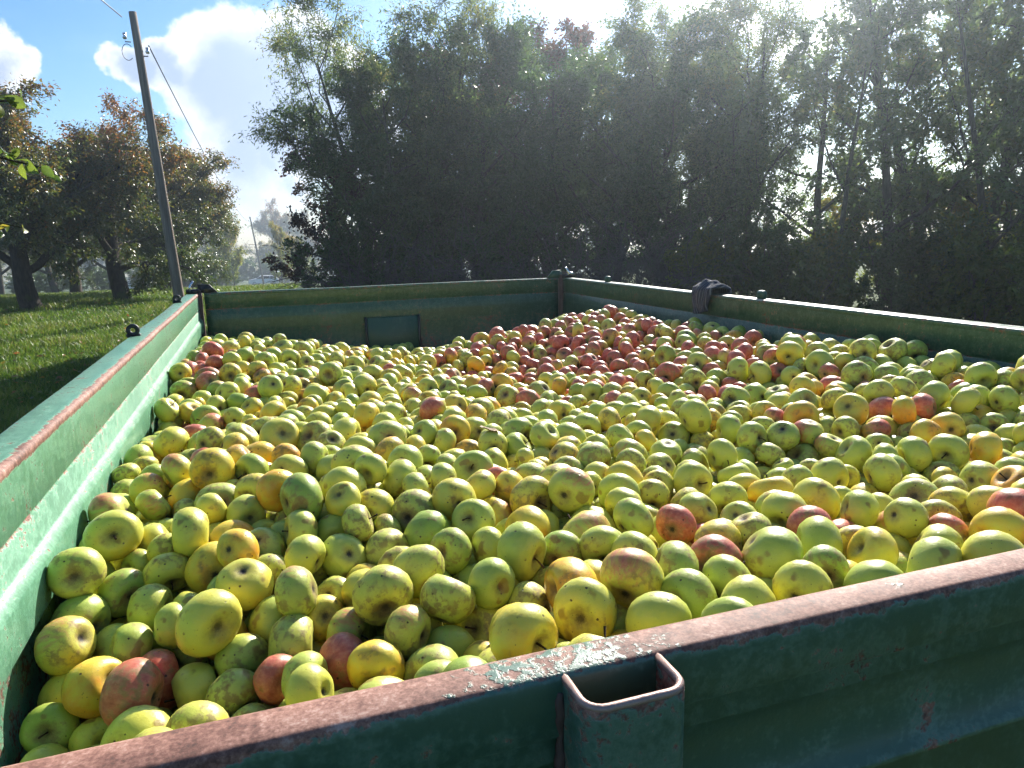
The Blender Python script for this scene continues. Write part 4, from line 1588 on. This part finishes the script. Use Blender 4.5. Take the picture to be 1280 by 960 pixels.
def wire(a, b, sag, label, r=.012):
    k = np.linspace(0, 1, 40)
    a, b = np.array(a), np.array(b)
    pts = a + (b - a) * k[:, None]
    pts[:, 2] -= sag * 4 * k * (1 - k)
    mb = MB()
    mb.tube(pts, r, 5)
    tag(obj('overhead_wire', mb.mesh('overhead_wire', BLACK_STEEL)), label, 'wire')


wire(pt1 + Vector((.22, 0, -.6)), pt2 + Vector((.2, 0, -.55)), 1.1, 'thin wire sagging from the tall pole towards the far pole')
wire(pt1 + Vector((-.2, 0, -.1)), (-9.5, -20.0, 9.6), .6, 'thin wire running from the tall pole over the meadow')
loop = MB()
aa = np.linspace(-2.4, 2.4, 14)
c0 = pt1 + Vector((-.16, 0, -.75))
loop.tube([(c0.x - .10 * math.cos(k), c0.y - .05, c0.z + .15 * math.sin(k)) for k in aa], .007, 5)
tag(obj('cable_loop', loop.mesh('cable_loop', BLACK_STEEL)), 'small loop of cable hanging at the top of the tall pole', 'cable')


# ------------------------------------------------------------------ parked cars
CARW = simple_mat('white_car_paint', (.80, .80, .80), .25, 0, .03, 3, 0)
GLASS = simple_mat('dark_car_glass', (.02, .025, .03), .08, 0, .1, 3, 0)
LAMP = simple_mat('lamp_glass', (.55, .06, .04), .2, 0, .1, 3, 0)


def car(x, y, rz, label, tailgate):
    o = empty('parked_car', (x, y, gz(x, y)), (0, 0, rz))
    prof = [(-2.2, .35), (2.15, .35), (2.2, .75), (2.12, 1.02), (1.95, 1.08), (1.55, 1.46), (-.2, 1.50), (-.55, 1.42), (-1.25, 1.02), (-2.05, .86), (-2.22, .62)]
    n = len(prof)
    V, q = [], []
    lay = [(-.88, .0), (-.80, .0), (.80, .0), (.88, .0)]
    for yy, _ in lay:
        for a, b in prof:
            tuck = .13 * max(0, (b - .95) / .5)
            V.append((a * (.985 if abs(yy) > .85 else 1), yy * (1 - tuck), b if abs(yy) < .85 else b * .985 + .01))
    for k in range(3):
        for i in range(n):
            j = (i + 1) % n
            q.append((k * n + i, k * n + j, (k + 1) * n + j, (k + 1) * n + i))
    mb = MB()
    mb.add(V, q)
    for k, rev in ((0, False), (3, True)):
        c = (0, V[k * n][1], .75)
        t3 = [(n, i, (i + 1) % n) for i in range(n)]
        mb.add(V[k * n:(k + 1) * n] + [c], [], [t[::-1] for t in t3] if rev else t3)
    obj('body', mb.mesh('body', CARW), o)
    for s in (-1, 1):
        for pl in ([(-1.12, 1.04), (-.1, 1.04), (-.1, 1.42), (-.52, 1.38)], [(0.0, 1.04), (.85, 1.04), (.85, 1.42), (0, 1.42)], [(.95, 1.04), (1.8, 1.06), (1.5, 1.38), (.95, 1.41)]):
            mb = MB()
            mb.prism(pl, (0, s * .835, 0), (1, 0, 0), (0, 0, 1), (0, s, 0), .03)
            obj('side_window', mb.mesh('side_window', GLASS), o)
        for a in (-1.4, 1.35):
            wv = obj('wheel', None)
            wv.empty_display_size = .05
            wv.parent = o
            wv.location = (a, s * .80, .31)
            wv.rotation_euler = (0, 0, math.pi / 2)
            wv.scale = (.72, .72, .72)
            obj('tyre', TYRE, wv)
            obj('rim', RIM, wv)
        mb = MB()
        mb.box((2.17, s * .7, .85), (.06, .2, .25), .02)
        obj('tail_light', mb.mesh('tail_light', LAMP), o)
        mb = MB()
        mb.box((-2.12, s * .62, .72), (.12, .3, .14), .02)
        obj('headlight', mb.mesh('headlight', ZINC), o)
    mb = MB()
    mb.prism([(-.80, -.66), (.80, -.66), (.66, .0), (-.66, .0)], (-.53, 0, 1.455), (0, 1, 0), (.86, 0, .52), (-.52, 0, .86), .02)
    obj('windscreen', mb.mesh('windscreen', GLASS), o)
    if tailgate:
        mb = MB()
        mb.box((2.0, 0, 1.98), (1.05, 1.4, .07), .03)
        mb.tube([(1.55, -.6, 1.45), (2.0, -.6, 1.95)], .03, 6)
        mb.tube([(1.55, .6, 1.45), (2.0, .6, 1.95)], .03, 6)
        obj('tailgate', mb.mesh('tailgate', CARW), o)
    tag(o, label, 'car')
    return o


car(.85, 121.0, .06, 'white estate car with raised tailgate parked beside the thin far pole', True)
car(-16.0, 112.0, .5, 'white car glimpsed behind the mossy leaning apple trunk', False)


# ------------------------------------------------------------------ haze volume added to stand in for lens glare towards the sun
def haze():
    m, t = new_mat('glare_haze')
    pv = t.n('ShaderNodeVolumePrincipled')
    pv.inputs['Color'].default_value = (.76, .88, 1.0, 1.0)
    pv.inputs['Density'].default_value = .0026
    pv.inputs['Anisotropy'].default_value = .82
    t.out(pv.outputs[0], 1)
    mb = MB()
    mb.box((0, 120, 2.25), (640, 520, 29.5), 0)
    o = obj('haze', mb.mesh('haze', m))
    tag(o, kind='stuff')


haze()
